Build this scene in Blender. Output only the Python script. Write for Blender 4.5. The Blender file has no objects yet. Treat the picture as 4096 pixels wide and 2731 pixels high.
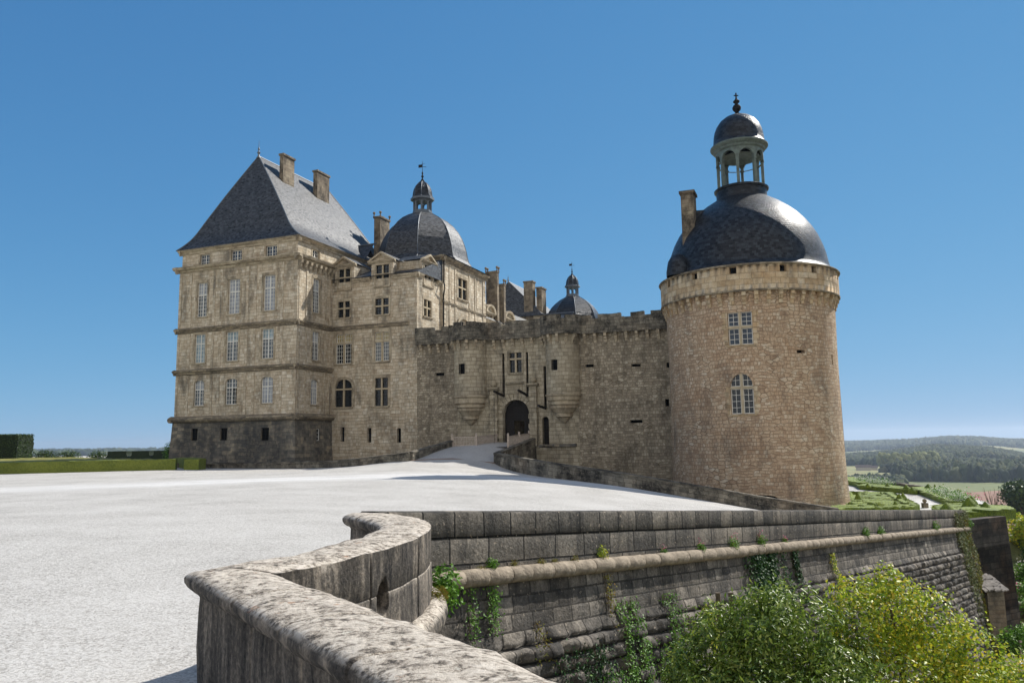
import bpy, math, random
import numpy as np
from mathutils import Vector, Matrix, noise as mnoise

# ------------------------------------------------------------------ camera, sky, sun
scene = bpy.context.scene
COL = scene.collection
R = math.radians
cd = bpy.data.cameras.new("camera"); cam = bpy.data.objects.new("camera", cd); COL.objects.link(cam)
cd.sensor_width = 36; cd.lens = 36 * 3067 / 4096; cd.clip_start = .05; cd.clip_end = 40000
cam.matrix_world = Matrix.Translation((0, 0, 2.05)) @ Matrix.Rotation(R(90 + 7.35), 4, 'X') @ Matrix.Rotation(R(-.88), 4, 'Z')
scene.camera = cam
SUN_AZ, SUN_EL = 52.5, 42.3          # azimuth clockwise from +Y
w = bpy.data.worlds.new("World"); scene.world = w; w.use_nodes = True
wn = w.node_tree; bg = wn.nodes['Background']
sky = wn.nodes.new('ShaderNodeTexSky'); sky.sky_type = 'NISHITA'; sky.sun_disc = False
sky.sun_elevation = R(SUN_EL); sky.sun_rotation = R(SUN_AZ)
sky.altitude = 3000; sky.air_density = .7; sky.dust_density = 0; sky.ozone_density = 6
EXPO = .45; SKY_FILL = .86
def _vm(op, a, b):
    n = wn.nodes.new('ShaderNodeVectorMath'); n.operation = op
    for i, q in enumerate((a, b)):
        if isinstance(q, bpy.types.NodeSocket): wn.links.new(q, n.inputs[i])
        else: n.inputs[i].default_value = q
    return n.outputs[0]
# soft shoulder on the sky's own brightness (deep blue zenith, pale but not white horizon)
_x = _vm('MULTIPLY', sky.outputs[0], (.164, .164, .164)); _d = _vm('ADD', _vm('MULTIPLY', _x, (1.9, 3.5, 3.5)), (1, 1, 1))
_y = _vm('DIVIDE', _vm('MULTIPLY', _x, (1.0, 2.2, 3.0)), _d); _g = 10.2 / 2 ** EXPO
# added fill: unseen sky half behind the viewer whitened to brighten shaded walls
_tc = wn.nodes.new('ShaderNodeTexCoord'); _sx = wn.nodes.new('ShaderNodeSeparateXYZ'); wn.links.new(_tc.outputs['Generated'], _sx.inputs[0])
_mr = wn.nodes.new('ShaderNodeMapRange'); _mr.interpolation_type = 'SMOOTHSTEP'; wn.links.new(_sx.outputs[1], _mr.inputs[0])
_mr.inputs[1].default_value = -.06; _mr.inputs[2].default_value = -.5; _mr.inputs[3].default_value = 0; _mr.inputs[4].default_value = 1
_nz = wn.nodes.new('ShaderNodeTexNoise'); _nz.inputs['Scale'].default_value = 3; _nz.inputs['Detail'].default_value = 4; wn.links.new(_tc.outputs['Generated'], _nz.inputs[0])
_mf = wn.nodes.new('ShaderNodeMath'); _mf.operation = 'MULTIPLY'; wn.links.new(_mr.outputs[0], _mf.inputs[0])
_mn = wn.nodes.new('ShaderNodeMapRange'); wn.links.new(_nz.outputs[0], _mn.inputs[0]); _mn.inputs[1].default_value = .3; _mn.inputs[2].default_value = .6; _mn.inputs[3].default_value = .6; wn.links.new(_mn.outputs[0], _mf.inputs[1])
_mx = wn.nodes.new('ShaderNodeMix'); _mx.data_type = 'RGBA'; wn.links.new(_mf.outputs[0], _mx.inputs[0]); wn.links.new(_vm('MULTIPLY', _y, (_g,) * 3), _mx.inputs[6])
_mx.inputs[7].default_value = (SKY_FILL * _g, SKY_FILL * .965 * _g, SKY_FILL * .93 * _g, 1)
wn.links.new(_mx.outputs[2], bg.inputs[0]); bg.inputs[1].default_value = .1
sl = bpy.data.lights.new("sun", 'SUN'); sl.energy = 4.4; sl.angle = R(.53); sl.color = (1, .955, .88)
so = bpy.data.objects.new("sun", sl); COL.objects.link(so)
sd = Vector((math.sin(R(SUN_AZ)) * math.cos(R(SUN_EL)), math.cos(R(SUN_AZ)) * math.cos(R(SUN_EL)), math.sin(R(SUN_EL))))
so.rotation_euler = sd.to_track_quat('Z', 'Y').to_euler(); so.location = sd * 200
scene.view_settings.view_transform = 'Standard'; scene.view_settings.look = 'None'
scene.view_settings.exposure = EXPO; scene.view_settings.gamma = 1
scene.cycles.max_bounces = 6; scene.cycles.diffuse_bounces = 4; scene.cycles.use_denoising = True
rnd = random.Random(7); rng = np.random.default_rng(11)

# ------------------------------------------------------------------ frames
TH = R(21.8); C0 = (-21.55, 76.0)
cT, sT = math.cos(TH), math.sin(TH)
def CF(u, v, z): return Vector((C0[0] + u * cT + v * sT, C0[1] - u * sT + v * cT, z))
def W(x, y, z): return Vector((x, y, z))
TWX, TWY = 20.0, 64.0
WM = {}
def link(o, parent=None):
    COL.objects.link(o)
    if parent: o.parent = parent
    return o
def tag(o, label=None, cat=None, group=None, kind=None):
    if label: o['label'] = label
    if cat: o['category'] = cat
    if group: o['group'] = group
    if kind: o['kind'] = kind
    return o
def thing(name, label, cat, loc=(0, 0, 0), rz=0, group=None):
    o = bpy.data.objects.new(name, None); link(o); o.location = loc; o.rotation_euler = (0, 0, rz); o.empty_display_size = .3
    WM[o] = Matrix.Translation(loc) @ Matrix.Rotation(rz, 4, 'Z')
    return tag(o, label, cat, group)
def cthing(name, label, cat, u, v, z, group=None):
    return thing(name, label, cat, CF(u, v, z), -TH, group)
def wm(o): return WM.get(o, Matrix.Identity(4)) if o else Matrix.Identity(4)
def copy_tree(o, parent=None):
    c = o.copy(); link(c, parent)
    for ch in list(o.children): copy_tree(ch, c)
    return c

class MB:
    def __init__(s): s.v = []; s.f = []; s.uv = []
    def face(s, pts, uv=None):
        n = len(s.v); s.v += [Vector(p) for p in pts]; s.f.append(tuple(range(n, n + len(pts)))); s.uv.append(uv)
    def box(s, mp, a0, a1, b0, b1, c0, c1):
        P = [mp(a, b, c) for a in (a0, a1) for b in (b0, b1) for c in (c0, c1)]
        for q in ((0, 1, 3, 2), (4, 6, 7, 5), (0, 4, 5, 1), (2, 3, 7, 6), (0, 2, 6, 4), (1, 5, 7, 3)): s.face([P[i] for i in q])
    def prism(s, plan, z0, z1, mp=W):
        n = len(plan)
        z1s = z1 if isinstance(z1, (list, tuple)) else [z1] * n
        z0s = z0 if isinstance(z0, (list, tuple)) else [z0] * n
        s.face([mp(*plan[i], z1s[i]) for i in range(n)]); s.face([mp(*plan[i], z0s[i]) for i in reversed(range(n))])
        for i in range(n):
            j = (i + 1) % n
            s.face([mp(*plan[i], z0s[i]), mp(*plan[j], z0s[j]), mp(*plan[j], z1s[j]), mp(*plan[i], z1s[i])])
    def extrude(s, mp, a0, a1, prof):      # prof: [(d,z)] closed, extruded from s=a0 to a1
        s.face([mp(a0, d, z) for d, z in prof]); s.face([mp(a1, d, z) for d, z in reversed(prof)])
        for i in range(len(prof)):
            p, q = prof[i], prof[(i + 1) % len(prof)]
            s.face([mp(a0, *p), mp(a1, *p), mp(a1, *q), mp(a0, *q)])
    def grid(s, P, uvs=None, closed=False):
        n, m = len(P), len(P[0]); b = len(s.v)
        for row in P: s.v += [Vector(p) for p in row]
        for i in range(n - 1):
            for j in range(m if closed else m - 1):
                k = (j + 1) % m
                s.f.append((b + i * m + j, b + i * m + k, b + (i + 1) * m + k, b + (i + 1) * m + j))
                s.uv.append([uvs(i, j), uvs(i, j + 1), uvs(i + 1, j + 1), uvs(i + 1, j)] if uvs else None)
    def lathe(s, mp, prof, n=32, a0=0, a1=2 * math.pi, ph=0, ur=None):
        """mp(x,y,z); prof [(r,z)]"""
        full = abs(a1 - a0 - 2 * math.pi) < 1e-6
        m = n if full else n + 1
        L = [0]
        for p, q in zip(prof, prof[1:]): L.append(L[-1] + math.hypot(q[0] - p[0], q[1] - p[1]))
        rr = ur or max(p[0] for p in prof)
        P = [[mp(r * math.cos(ph + a0 + (a1 - a0) * j / n), r * math.sin(ph + a0 + (a1 - a0) * j / n), z) for j in range(m)] for r, z in prof]
        s.grid(P, lambda i, j: ((a1 - a0) * j / n * rr, L[i]), closed=full)
    def tube(s, pts, r, n=6):
        P = []
        for i, p in enumerate(pts):
            a = Vector(pts[max(0, i - 1)]); b = Vector(pts[min(len(pts) - 1, i + 1)])
            t = (b - a).normalized(); x = t.cross(Vector((0, 0, 1)) if abs(t.z) < .9 else Vector((1, 0, 0))).normalized(); y = t.cross(x)
            rr = r[i] if isinstance(r, (list, tuple)) else r
            P.append([Vector(p) + x * rr * math.cos(2 * math.pi * k / n) + y * rr * math.sin(2 * math.pi * k / n) for k in range(n)])
        s.grid(P, closed=True); s.face(P[0]); s.face(list(reversed(P[-1])))
    def build(s, name, mat, parent=None, smooth=None):
        M = wm(parent).inverted()
        me = bpy.data.meshes.new(name)
        me.from_pydata([M @ p for p in s.v], [], s.f)
        uvl = me.uv_layers.new(name='UVMap'); k = 0; buf = np.zeros(len(me.loops) * 2, dtype=np.float32)
        for f, uv in zip(s.f, s.uv):
            if uv is None:
                P = [s.v[i] for i in f]
                nx = Vector((0, 0, 0))
                for i in range(len(P)): nx += P[i].cross(P[(i + 1) % len(P)])
                n = nx.normalized() if nx.length > 1e-12 else Vector((0, 0, 1))
                if math.hypot(n.x, n.y) < .12:
                    uv = [(p.x * cT - p.y * sT, p.x * sT + p.y * cT) for p in P]
                else:
                    t = Vector((-n.y, n.x, 0)).normalized()
                    if t.x < 0 or (abs(t.x) < 1e-6 and t.y < 0): t = -t
                    b = n.cross(t)
                    if b.z < 0: b = -b
                    uv = [(p.dot(t), p.dot(b)) for p in P]
            for a in uv: buf[k] = a[0]; buf[k + 1] = a[1]; k += 2
        uvl.data.foreach_set('uv', buf)
        if mat: me.materials.append(mat)
        if smooth is not None:
            import bmesh
            bm = bmesh.new(); bm.from_mesh(me); bmesh.ops.remove_doubles(bm, verts=bm.verts, dist=1e-4); bm.to_mesh(me); bm.free()
            me.shade_smooth(); me.set_sharp_from_angle(angle=R(smooth))
        me.update()
        o = bpy.data.objects.new(name, me); link(o, parent); WM[o] = wm(parent)
        return o
def mesh_np(name, verts, faces4, mat, parent=None, smooth=False, origin=None):
    """fast quads/tris mesh from arrays; faces (M,k)"""
    o0 = np.array(origin if origin is not None else (0, 0, 0), dtype=np.float64)
    me = bpy.data.meshes.new(name); V = (np.asarray(verts) - o0).astype(np.float32); Fc = np.asarray(faces4).astype(np.int32); k = Fc.shape[1]
    me.vertices.add(len(V)); me.vertices.foreach_set('co', V.ravel())
    me.loops.add(Fc.size); me.loops.foreach_set('vertex_index', Fc.ravel())
    me.polygons.add(len(Fc)); me.polygons.foreach_set('loop_start', np.arange(0, Fc.size, k, dtype=np.int32))
    me.polygons.foreach_set('loop_total', np.full(len(Fc), k, dtype=np.int32))
    if smooth: me.polygons.foreach_set('use_smooth', np.ones(len(Fc), dtype=bool))
    me.materials.append(mat); me.update(calc_edges=True); me.validate()
    o = bpy.data.objects.new(name, me); link(o, parent)
    if parent is None: o.location = o0
    return o

# facade mappings  mp(s, d, z): s along the wall, d outward
def front(v0): return lambda s, d, z: CF(s, v0 - d, z)
def east(u0): return lambda s, d, z: CF(u0 + d, s, z)
def west(u0): return lambda s, d, z: CF(u0 - d, s, z)
def back(v0): return lambda s, d, z: CF(s, v0 + d, z)
def cyl(cx, cy, rad, f=W, a_off=0):
    def m(s, d, z):
        r0 = rad(z) if callable(rad) else rad
        rr = rad(0) if callable(rad) else rad
        a = s / rr + a_off
        return f(cx + (r0 + d) * math.sin(a), cy - (r0 + d) * math.cos(a), z)
    return m

def wall(mb, mp, s0, s1, z0, z1, holes=(), sb=(), zs=(), depth=.35, uo=0):
    """holes (a,b,zb,zt,rise)"""
    br = {s0, s1, *sb}; H = []
    for h in holes:
        a, b, zb, zt = h[:4]; rise = h[4] if len(h) > 4 else 0
        H.append((a, b, zb, zt, rise)); br |= {a, b}
        if rise: br |= {a + (b - a) * k / 10 for k in range(1, 10)}
    br = sorted(x for x in br if s0 - 1e-9 <= x <= s1 + 1e-9)
    def top(h, s):
        a, b, zb, zt, rise = h
        if not rise: return zt
        x = (s - (a + b) / 2) / ((b - a) / 2); return zt - rise + rise * math.sqrt(max(0, 1 - x * x))
    for x0, x1 in zip(br, br[1:]):
        if x1 - x0 < 1e-6: continue
        mid = (x0 + x1) / 2
        hs = sorted([h for h in H if h[0] < mid < h[1]], key=lambda h: h[2])
        lo0 = lo1 = z0
        spans = []
        for h in hs:
            spans.append((lo0, lo1, h[2], h[2])); lo0, lo1 = top(h, x0), top(h, x1)
            mb.face([mp(x0, 0, lo0), mp(x1, 0, lo1), mp(x1, -depth, lo1), mp(x0, -depth, lo0)])
            mb.face([mp(x0, 0, h[2]), mp(x1, 0, h[2]), mp(x1, -depth, h[2]), mp(x0, -depth, h[2])])
        spans.append((lo0, lo1, z1, z1))
        for a, b, c, d in spans:
            cuts = [z for z in zs if max(a, b) + .01 < z < min(c, d) - .01]
            rows = [(a, b)] + [(z, z) for z in cuts] + [(c, d)]
            for (p, q), (r_, t) in zip(rows, rows[1:]):
                mb.face([mp(x0, 0, p), mp(x1, 0, q), mp(x1, 0, t), mp(x0, 0, r_)], [(x0 + uo, p), (x1 + uo, q), (x1 + uo, t), (x0 + uo, r_)])
    for h in H:
        for e in (h[0], h[1]):
            mb.face([mp(e, 0, h[2]), mp(e, 0, top(h, e)), mp(e, -depth, top(h, e)), mp(e, -depth, h[2])])
def band(mb, mp, s0, s1, prof):
    """horizontal moulding, prof [(d,z)] from bottom to top, closed back to d=-.02"""
    pts = [(-.02, prof[0][1])] + list(prof) + [(-.02, prof[-1][1])]
    mb.extrude(mp, s0, s1, pts)

# ------------------------------------------------------------------ materials
def C(r, g=None, b=None):
    """sRGB 0-255 to linear"""
    f = lambda c: (c / 255 / 12.92) if c <= 10 else ((c / 255 + .055) / 1.055) ** 2.4
    return (f(r), f(g), f(b), 1)
class NT:
    def __init__(s, name):
        s.m = bpy.data.materials.new(name); s.m.use_nodes = True; s.t = s.m.node_tree
        s.b = s.t.nodes['Principled BSDF']; s.b.inputs['Roughness'].default_value = .9
        s.b.inputs['Specular IOR Level'].default_value = .3
    def n(s, typ, props=None, **ins):
        nd = s.t.nodes.new('ShaderNode' + typ)
        for k, v in (props or {}).items(): setattr(nd, k, v)
        for k, v in ins.items():
            key = int(k[1:]) if k[0] == 'i' and k[1:].isdigit() else k.replace('_', ' ')
            s.set(nd.inputs[key], v)
        return nd
    def set(s, inp, v):
        if isinstance(v, bpy.types.NodeSocket): s.t.links.new(v, inp)
        else:
            if hasattr(inp.default_value, '__len__') and not hasattr(v, '__len__'): v = [v] * len(inp.default_value)
            if hasattr(v, '__len__') and hasattr(inp.default_value, '__len__'): v = list(v)[:len(inp.default_value)]
            inp.default_value = v
    def math(s, op, a, b=0., c=0., clamp=False): return s.n('Math', dict(operation=op, use_clamp=clamp), i0=a, i1=b, i2=c).outputs[0]
    def vm(s, op, a, b=(0, 0, 0)): return s.n('VectorMath', dict(operation=op), i0=a, i1=b).outputs[0]
    def noise(s, vec, scale, detail=3., rough=.5, dist=0., out='Fac'):
        return s.n('TexNoise', None, Vector=vec, Scale=scale, Detail=detail, Roughness=rough, Distortion=dist).outputs[out]
    def mix(s, f, a, b, mode='MIX'):
        nd = s.n('Mix', dict(data_type='RGBA', blend_type=mode)); s.set(nd.inputs[0], f); s.set(nd.inputs[6], a); s.set(nd.inputs[7], b); return nd.outputs[2]
    def ramp(s, f, stops, interp='LINEAR'):
        nd = s.n('ValToRGB', None, Fac=f); cr = nd.color_ramp; cr.interpolation = interp
        while len(cr.elements) < len(stops): cr.elements.new(.5)
        for e, (p, c) in zip(cr.elements, stops): e.position = p; e.color = c if hasattr(c, '__len__') else (c, c, c, 1)
        return nd.outputs[0]
    def rng(s, f, a, b, c=0., d=1.): return s.n('MapRange', None, i0=f, i1=a, i2=b, i3=c, i4=d).outputs[0]
    def bump(s, h, dist=.02, strength=1.): 
        nd = s.n('Bump', None, Height=h, Distance=dist, Strength=strength); s.t.links.new(nd.outputs[0], s.b.inputs['Normal']); return nd
    def uv(s): return s.n('TexCoord').outputs['UV']
    def pos(s): return s.n('NewGeometry').outputs['Position']

def stone(name, pal, bw=.7, bh=.3, mort=C(120, 105, 85), ms=.012, wob=.06, dirt=.35, dirtc=C(50, 46, 42), dth=(.5, .7), dsc=(.9, .16), bump=.02,
          patch=.35, patchc=C(150, 105, 60), alt=None, spots=0., rows=None, vs=.25, mf=.6, vor=None):
    k = NT(name); uv = k.uv()
    nz = k.n('TexNoise', None, Vector=uv, Scale=.9, Detail=2.).outputs['Color']
    off = k.vm('SCALE', k.vm('SUBTRACT', nz, (.5, .5, .5))); off.node.inputs[3].default_value = wob * 2
    nz2 = k.n('TexNoise', None, Vector=uv, Scale=7., Detail=1.).outputs['Color']
    off2 = k.vm('SCALE', k.vm('SUBTRACT', nz2, (.5, .5, .5))); off2.node.inputs[3].default_value = min(.05, wob * .5)
    p = k.vm('ADD', k.vm('ADD', uv, off), off2)
    def brick(bw, bh, o):
        pp = k.vm('ADD', p, (o, o * .37, 0))
        return k.n('TexBrick', dict(offset=.5, squash=.75, squash_frequency=3, offset_frequency=2), Vector=pp, Color1=(0, 0, 0, 1), Color2=(1, 1, 1, 1), Mortar=(.5, .5, .5, 1),
                   Scale=1., Mortar_Size=ms, Mortar_Smooth=.35, Bias=0., Brick_Width=bw, Row_Height=bh)
    b1 = brick(bw, bh, 0.)
    col, fac = b1.outputs[0], b1.outputs[1]
    if vor:                                   # random rubble without courses
        pv = k.vm('MULTIPLY', k.vm('ADD', uv, off2), (1 / vor[0], 1 / vor[1], 1.))
        v1 = k.n('TexVoronoi', dict(voronoi_dimensions='2D'), Vector=pv, Scale=1., Randomness=.75)
        v2 = k.n('TexVoronoi', dict(voronoi_dimensions='2D', feature='DISTANCE_TO_EDGE'), Vector=pv, Scale=1., Randomness=.75)
        vc = k.n('SeparateColor', None, Color=v1.outputs['Color']).outputs[0]; ve = k.rng(v2.outputs['Distance'], .03, .09, 1., 0.)
        sel = k.rng(k.noise(uv, .5, 3.), .44, .5)
        col = k.mix(sel, col, k.n('CombineColor', None, Red=vc, Green=vc, Blue=vc).outputs[0]); fac = k.mix(sel, fac, k.n('CombineColor', None, Red=ve, Green=ve, Blue=ve).outputs[0])
    if alt:
        b2 = brick(bw * alt, bh * (rows or 1.), 3.3)
        sel = k.rng(k.noise(uv, .35, 2.), .47, .53)
        col = k.mix(sel, col, b2.outputs[0]); fac = k.mix(sel, fac, b2.outputs[1])
    n = len(pal)
    # brick random value spread
    val = k.math('ADD', k.math('ADD', k.math('MULTIPLY', col, .6), .2), k.math('MULTIPLY', k.math('SUBTRACT', k.noise(uv, 2.2, 2.), .5), .9))
    c = k.ramp(val, [(.08 + .84 * i / (n - 1), x) for i, x in enumerate(pal)])
    fine = k.rng(k.noise(uv, 14., 5., .7), .3, .7, 1 - vs, 1 + vs)
    c = k.mix(1., c, k.n('CombineXYZ', None, X=fine, Y=fine, Z=fine).outputs[0], 'MULTIPLY')
    c = k.mix(k.math('MULTIPLY', k.rng(k.noise(uv, .33, 4., .6), .48, .72), patch), c, patchc)
    c = k.mix(k.math('MULTIPLY', fac, mf), c, mort)
    sep = k.n('SeparateXYZ', None, Vector=uv)
    sv = k.n('CombineXYZ', None, X=k.math('MULTIPLY', sep.outputs[0], dsc[0]), Y=k.math('MULTIPLY', sep.outputs[1], dsc[1]), Z=0.).outputs[0]
    dn = k.noise(sv, 1., 6., .65, .3)
    big = k.noise(uv, .18, 3., .6)
    df = k.math('MULTIPLY', k.rng(k.math('ADD', dn, k.math('MULTIPLY', k.math('SUBTRACT', big, .5), .5)), dth[0], dth[1]), dirt)
    df = k.math('MULTIPLY', df, k.rng(k.noise(uv, 5., 4., .7), .25, .6, .45, 1.))
    c = k.mix(df, c, dirtc)
    if spots:
        sp = k.rng(k.noise(uv, 9., 3., .6), .62, .7)
        c = k.mix(k.math('MULTIPLY', sp, spots), c, C(205, 188, 166))
    k.set(k.b.inputs['Base Color'], c)
    h = k.math('ADD', k.math('MULTIPLY', fac, -1.), k.math('MULTIPLY', k.noise(uv, 12., 5., .7), .7))
    h = k.math('ADD', h, k.math('MULTIPLY', col, .3))
    k.bump(h, bump)
    return k.m
def plain(name, col, rough=.8, spec=.3, metal=0, noise=.15, sc=3., bump=0., bsc=20.):
    k = NT(name); k.b.inputs['Roughness'].default_value = rough; k.b.inputs['Specular IOR Level'].default_value = spec; k.b.inputs['Metallic'].default_value = metal
    p = k.pos(); f = k.rng(k.noise(p, sc, 5., .65), .3, .7, 1 - noise, 1 + noise)
    k.set(k.b.inputs['Base Color'], k.mix(1., col, k.n('CombineXYZ', None, X=f, Y=f, Z=f).outputs[0], 'MULTIPLY'))
    if bump: k.bump(k.noise(p, bsc, 4., .6), bump)
    return k.m
def slate(name, base=C(27, 29, 33), lo=C(15, 16, 18), hi=C(60, 63, 68), bw=.3, bh=.2, rough=.5, spec=1., var=1., bump=.012):
    k = NT(name); uv = k.uv()
    wb = k.n('TexNoise', None, Vector=uv, Scale=2., Detail=2.).outputs['Color']
    off = k.vm('SCALE', k.vm('SUBTRACT', wb, (.5, .5, .5))); off.node.inputs[3].default_value = .05
    p = k.vm('ADD', uv, off)
    br = k.n('TexBrick', dict(offset=.5), Vector=p, Color1=(0, 0, 0, 1), Color2=(1, 1, 1, 1), Mortar=(.3, .3, .3, 1), Scale=1., Mortar_Size=.014, Mortar_Smooth=.4, Brick_Width=bw, Row_Height=bh)
    v = k.math('ADD', k.math('MULTIPLY', br.outputs[0], .6), k.math('MULTIPLY', k.noise(uv, 3., 5., .75), .55))
    c = k.ramp(v, [(.25, lo), (.5, base), (.95, hi)])
    sc = k.n('SeparateXYZ', None, Vector=uv)
    sp = k.n('CombineXYZ', None, X=k.math('MULTIPLY', sc.outputs[0], 2.2), Y=k.math('MULTIPLY', sc.outputs[1], 5.), Z=0.).outputs[0]
    c = k.mix(k.math('MULTIPLY', br.outputs[1], .55), c, C(12, 13, 15))
    dk = k.rng(k.noise(sp, 1., 4., .7), .54, .62)      # darker slipped or replaced slates
    c = k.mix(k.math('MULTIPLY', dk, .6 * var), c, C(26, 28, 32))
    k.set(k.b.inputs['Base Color'], c)
    k.set(k.b.inputs['Roughness'], k.rng(k.noise(uv, 4., 4., .7), .3, .7, rough - .1, rough + .15))
    k.set(k.b.inputs['Specular IOR Level'], k.math('MULTIPLY', k.rng(k.math('MULTIPLY', dk, var), 0., 1., spec, spec * .15), k.rng(v, .3, .8, .75, 1.)))
    # each row rises towards its lower edge
    saw = k.math('FRACT', k.math('DIVIDE', k.n('SeparateXYZ', None, Vector=p).outputs[1], bh))
    h = k.math('ADD', k.math('MULTIPLY', saw, -.8), k.math('ADD', k.math('MULTIPLY', br.outputs[0], .6), k.math('MULTIPLY', br.outputs[1], -.5)))
    k.bump(h, bump)
    return k.m
def foliage(name, cols, rough=.45, spec=.5, trans=.25, nsc=1.5):
    k = NT(name); g = k.n('NewGeometry')
    f = k.math('ADD', k.math('MULTIPLY', g.outputs['Random Per Island'], .7), k.math('MULTIPLY', k.noise(g.outputs['Position'], nsc, 3., .6), .5))
    n = len(cols); c = k.ramp(f, [(.15 + .8 * i / (n - 1), x) for i, x in enumerate(cols)])
    k.set(k.b.inputs['Base Color'], c); k.b.inputs['Roughness'].default_value = rough; k.b.inputs['Specular IOR Level'].default_value = spec
    if trans:
        tr = k.n('BsdfTranslucent', None, Color=c); ms = k.n('MixShader', None, i0=trans)
        k.t.links.new(k.b.outputs[0], ms.inputs[1]); k.t.links.new(tr.outputs[0], ms.inputs[2])
        k.t.links.new(ms.outputs[0], k.t.nodes['Material Output'].inputs[0])
    return k.m
def hedge_mat(name, cols, sc=9.):
    k = NT(name); p = k.pos()
    f = k.math('ADD', k.math('MULTIPLY', k.noise(p, sc, 6., .8), .75), k.math('MULTIPLY', k.noise(p, .5, 3., .6), .25))
    k.set(k.b.inputs['Base Color'], k.ramp(f, [(.3 + .4 * i / (len(cols) - 1), c) for i, c in enumerate(cols)]))
    k.bump(k.noise(p, sc * 2, 5., .8), .06); k.b.inputs['Roughness'].default_value = .7
    return k.m

TAN = [C(168, 150, 126), C(188, 172, 148), C(200, 186, 163), C(208, 196, 174), C(222, 213, 196)]
M = {}
M['ashlar'] = stone('pale_ashlar', TAN, .75, .33, C(112, 96, 74), .014, .05, .85, C(84, 80, 72), (.48, .7), (.7, .2), .02, .55, C(148, 136, 116), alt=.6, vs=.3, mf=.75)
M['base'] = stone('weathered_dark_base', [C(88, 86, 82), C(112, 108, 100), C(140, 132, 118), C(172, 158, 134)], .9, .36, C(90, 84, 74), .012, .05, .85, C(54, 56, 58), (.38, .64), (.45, .13), .02, .2, C(130, 110, 80), alt=.6)
M['trim'] = stone('moulded_stone', [C(148, 137, 118), C(180, 167, 144), C(196, 184, 160)], 1.1, .6, C(130, 112, 84), .008, .01, .7, C(60, 54, 44), (.48, .68), (1.2, .6), .015, .2)
M['trimdark'] = stone('blackened_cornice', [C(112, 104, 90), C(146, 134, 114), C(180, 166, 140)], 1.1, .6, C(96, 86, 70), .008, .01, .8, C(62, 59, 54), (.4, .66), (1.4, .8), .03, .1)
M['winstone'] = plain('window_stone', C(178, 164, 138), .9, .2, 0, .18, 2.5)
M['rubble'] = stone('grey_rubble_wall', [C(118, 109, 94), C(140, 130, 113), C(158, 147, 128), C(174, 163, 143), C(196, 186, 166)], .5, .23, C(130, 114, 90), .02, .12, .7, C(60, 55, 48), (.5, .7), (.7, .14), .035, .35, C(122, 116, 106), alt=.62, rows=1.25, spots=.25, vs=.35, mf=.7, vor=(.44, .27))
M['gatestone'] = stone('gate_ashlar', [C(148, 138, 118), C(166, 155, 133), C(178, 167, 145), C(192, 182, 160)], .62, .36, C(112, 96, 72), .012, .02, .8, C(52, 48, 42), (.5, .7), (.9, .25), .025, .35, C(130, 124, 112), mf=.8)
M['parapet'] = stone('lichened_parapet', [C(100, 96, 86), C(124, 118, 105), C(142, 135, 120), C(162, 154, 138)], .6, .3, C(62, 58, 50), .014, .05, .95, C(36, 35, 33), (.36, .6), (1., .7), .03, .15, spots=.5)
M['tower'] = stone('tower_rubble', [C(156, 132, 108), C(180, 154, 127), C(194, 169, 141), C(202, 182, 156), C(212, 198, 176)], .5, .22, C(146, 122, 98), .022, .17, .65, C(92, 84, 76), (.5, .7), (.6, .25), .045, .35, C(168, 126, 90), alt=.6, rows=1.3, spots=.15, vs=.35, mf=.7, vor=(.48, .28))
M['towertop'] = stone('tower_parapet_stone', [C(164, 140, 108), C(188, 164, 130), C(202, 182, 150), C(212, 198, 172)], .9, .45, C(110, 94, 72), .014, .03, .7, C(84, 76, 66), (.48, .7), (.8, .4), .03, .35, C(186, 144, 96))
M['chim'] = stone('chimney_stone', [C(120, 108, 92), C(142, 129, 110), C(160, 148, 126)], .7, .35, C(80, 68, 52), .012, .02, .85, C(44, 40, 36), (.42, .62), (1., .6), .02, .1)
M['slate'] = slate('blue_slate')
M['slate2'] = slate('dome_slate', C(32, 37, 44), C(20, 24, 29), C(56, 62, 70), .34, .22, .36, .32, .6, bump=.014)
M['lead'] = plain('grey_lead', C(96, 104, 112), .5, .5, .2, .2, 4.)
M['copper'] = plain('green_lantern_paint', C(98, 110, 104), .6, .4, 0, .35, 3., .01, 12.)
M['iron'] = plain('black_iron', C(24, 25, 27), .8, .2, 0)
M['oldwood'] = plain('grey_oak', C(182, 168, 154), .85, .2, 0, .3, 6., .01, 30.)
M['darkwood'] = plain('tarred_wood', C(36, 32, 30), .8, .3, 0, .3, 6., .01, 30.)
M['white'] = plain('white_window_paint', C(224, 222, 214), .6, .3, 0, .08)
M['black'] = plain('dark_interior', C(12, 12, 12), .9, .1)
def glass(name, col, rough=.12, spec=.6):
    k = NT(name); p = k.pos(); k.b.inputs['Roughness'].default_value = rough; k.b.inputs['Specular IOR Level'].default_value = spec
    f = k.noise(p, 1.4, 2.); k.set(k.b.inputs['Base Color'], k.mix(k.rng(f, .4, .6), col, tuple(c * .75 for c in col[:3]) + (1,)))
    k.bump(k.noise(p, 2.2, 1.), .01, .6); return k.m
M['gdark'] = glass('dark_glass', C(34, 40, 44)); M['gblue'] = glass('sky_glass', C(36, 56, 76), .08, .6)
M['gwhite'] = glass('curtained_glass', C(160, 165, 172), .3, .3); M['gshut'] = glass('blue_blind_glass', C(146, 164, 172), .3, .4)
M['gmid'] = glass('half_curtained_glass', C(98, 104, 108), .12, .6); M['gcream'] = glass('cream_blind_glass', C(176, 160, 116), .4, .3)

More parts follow.
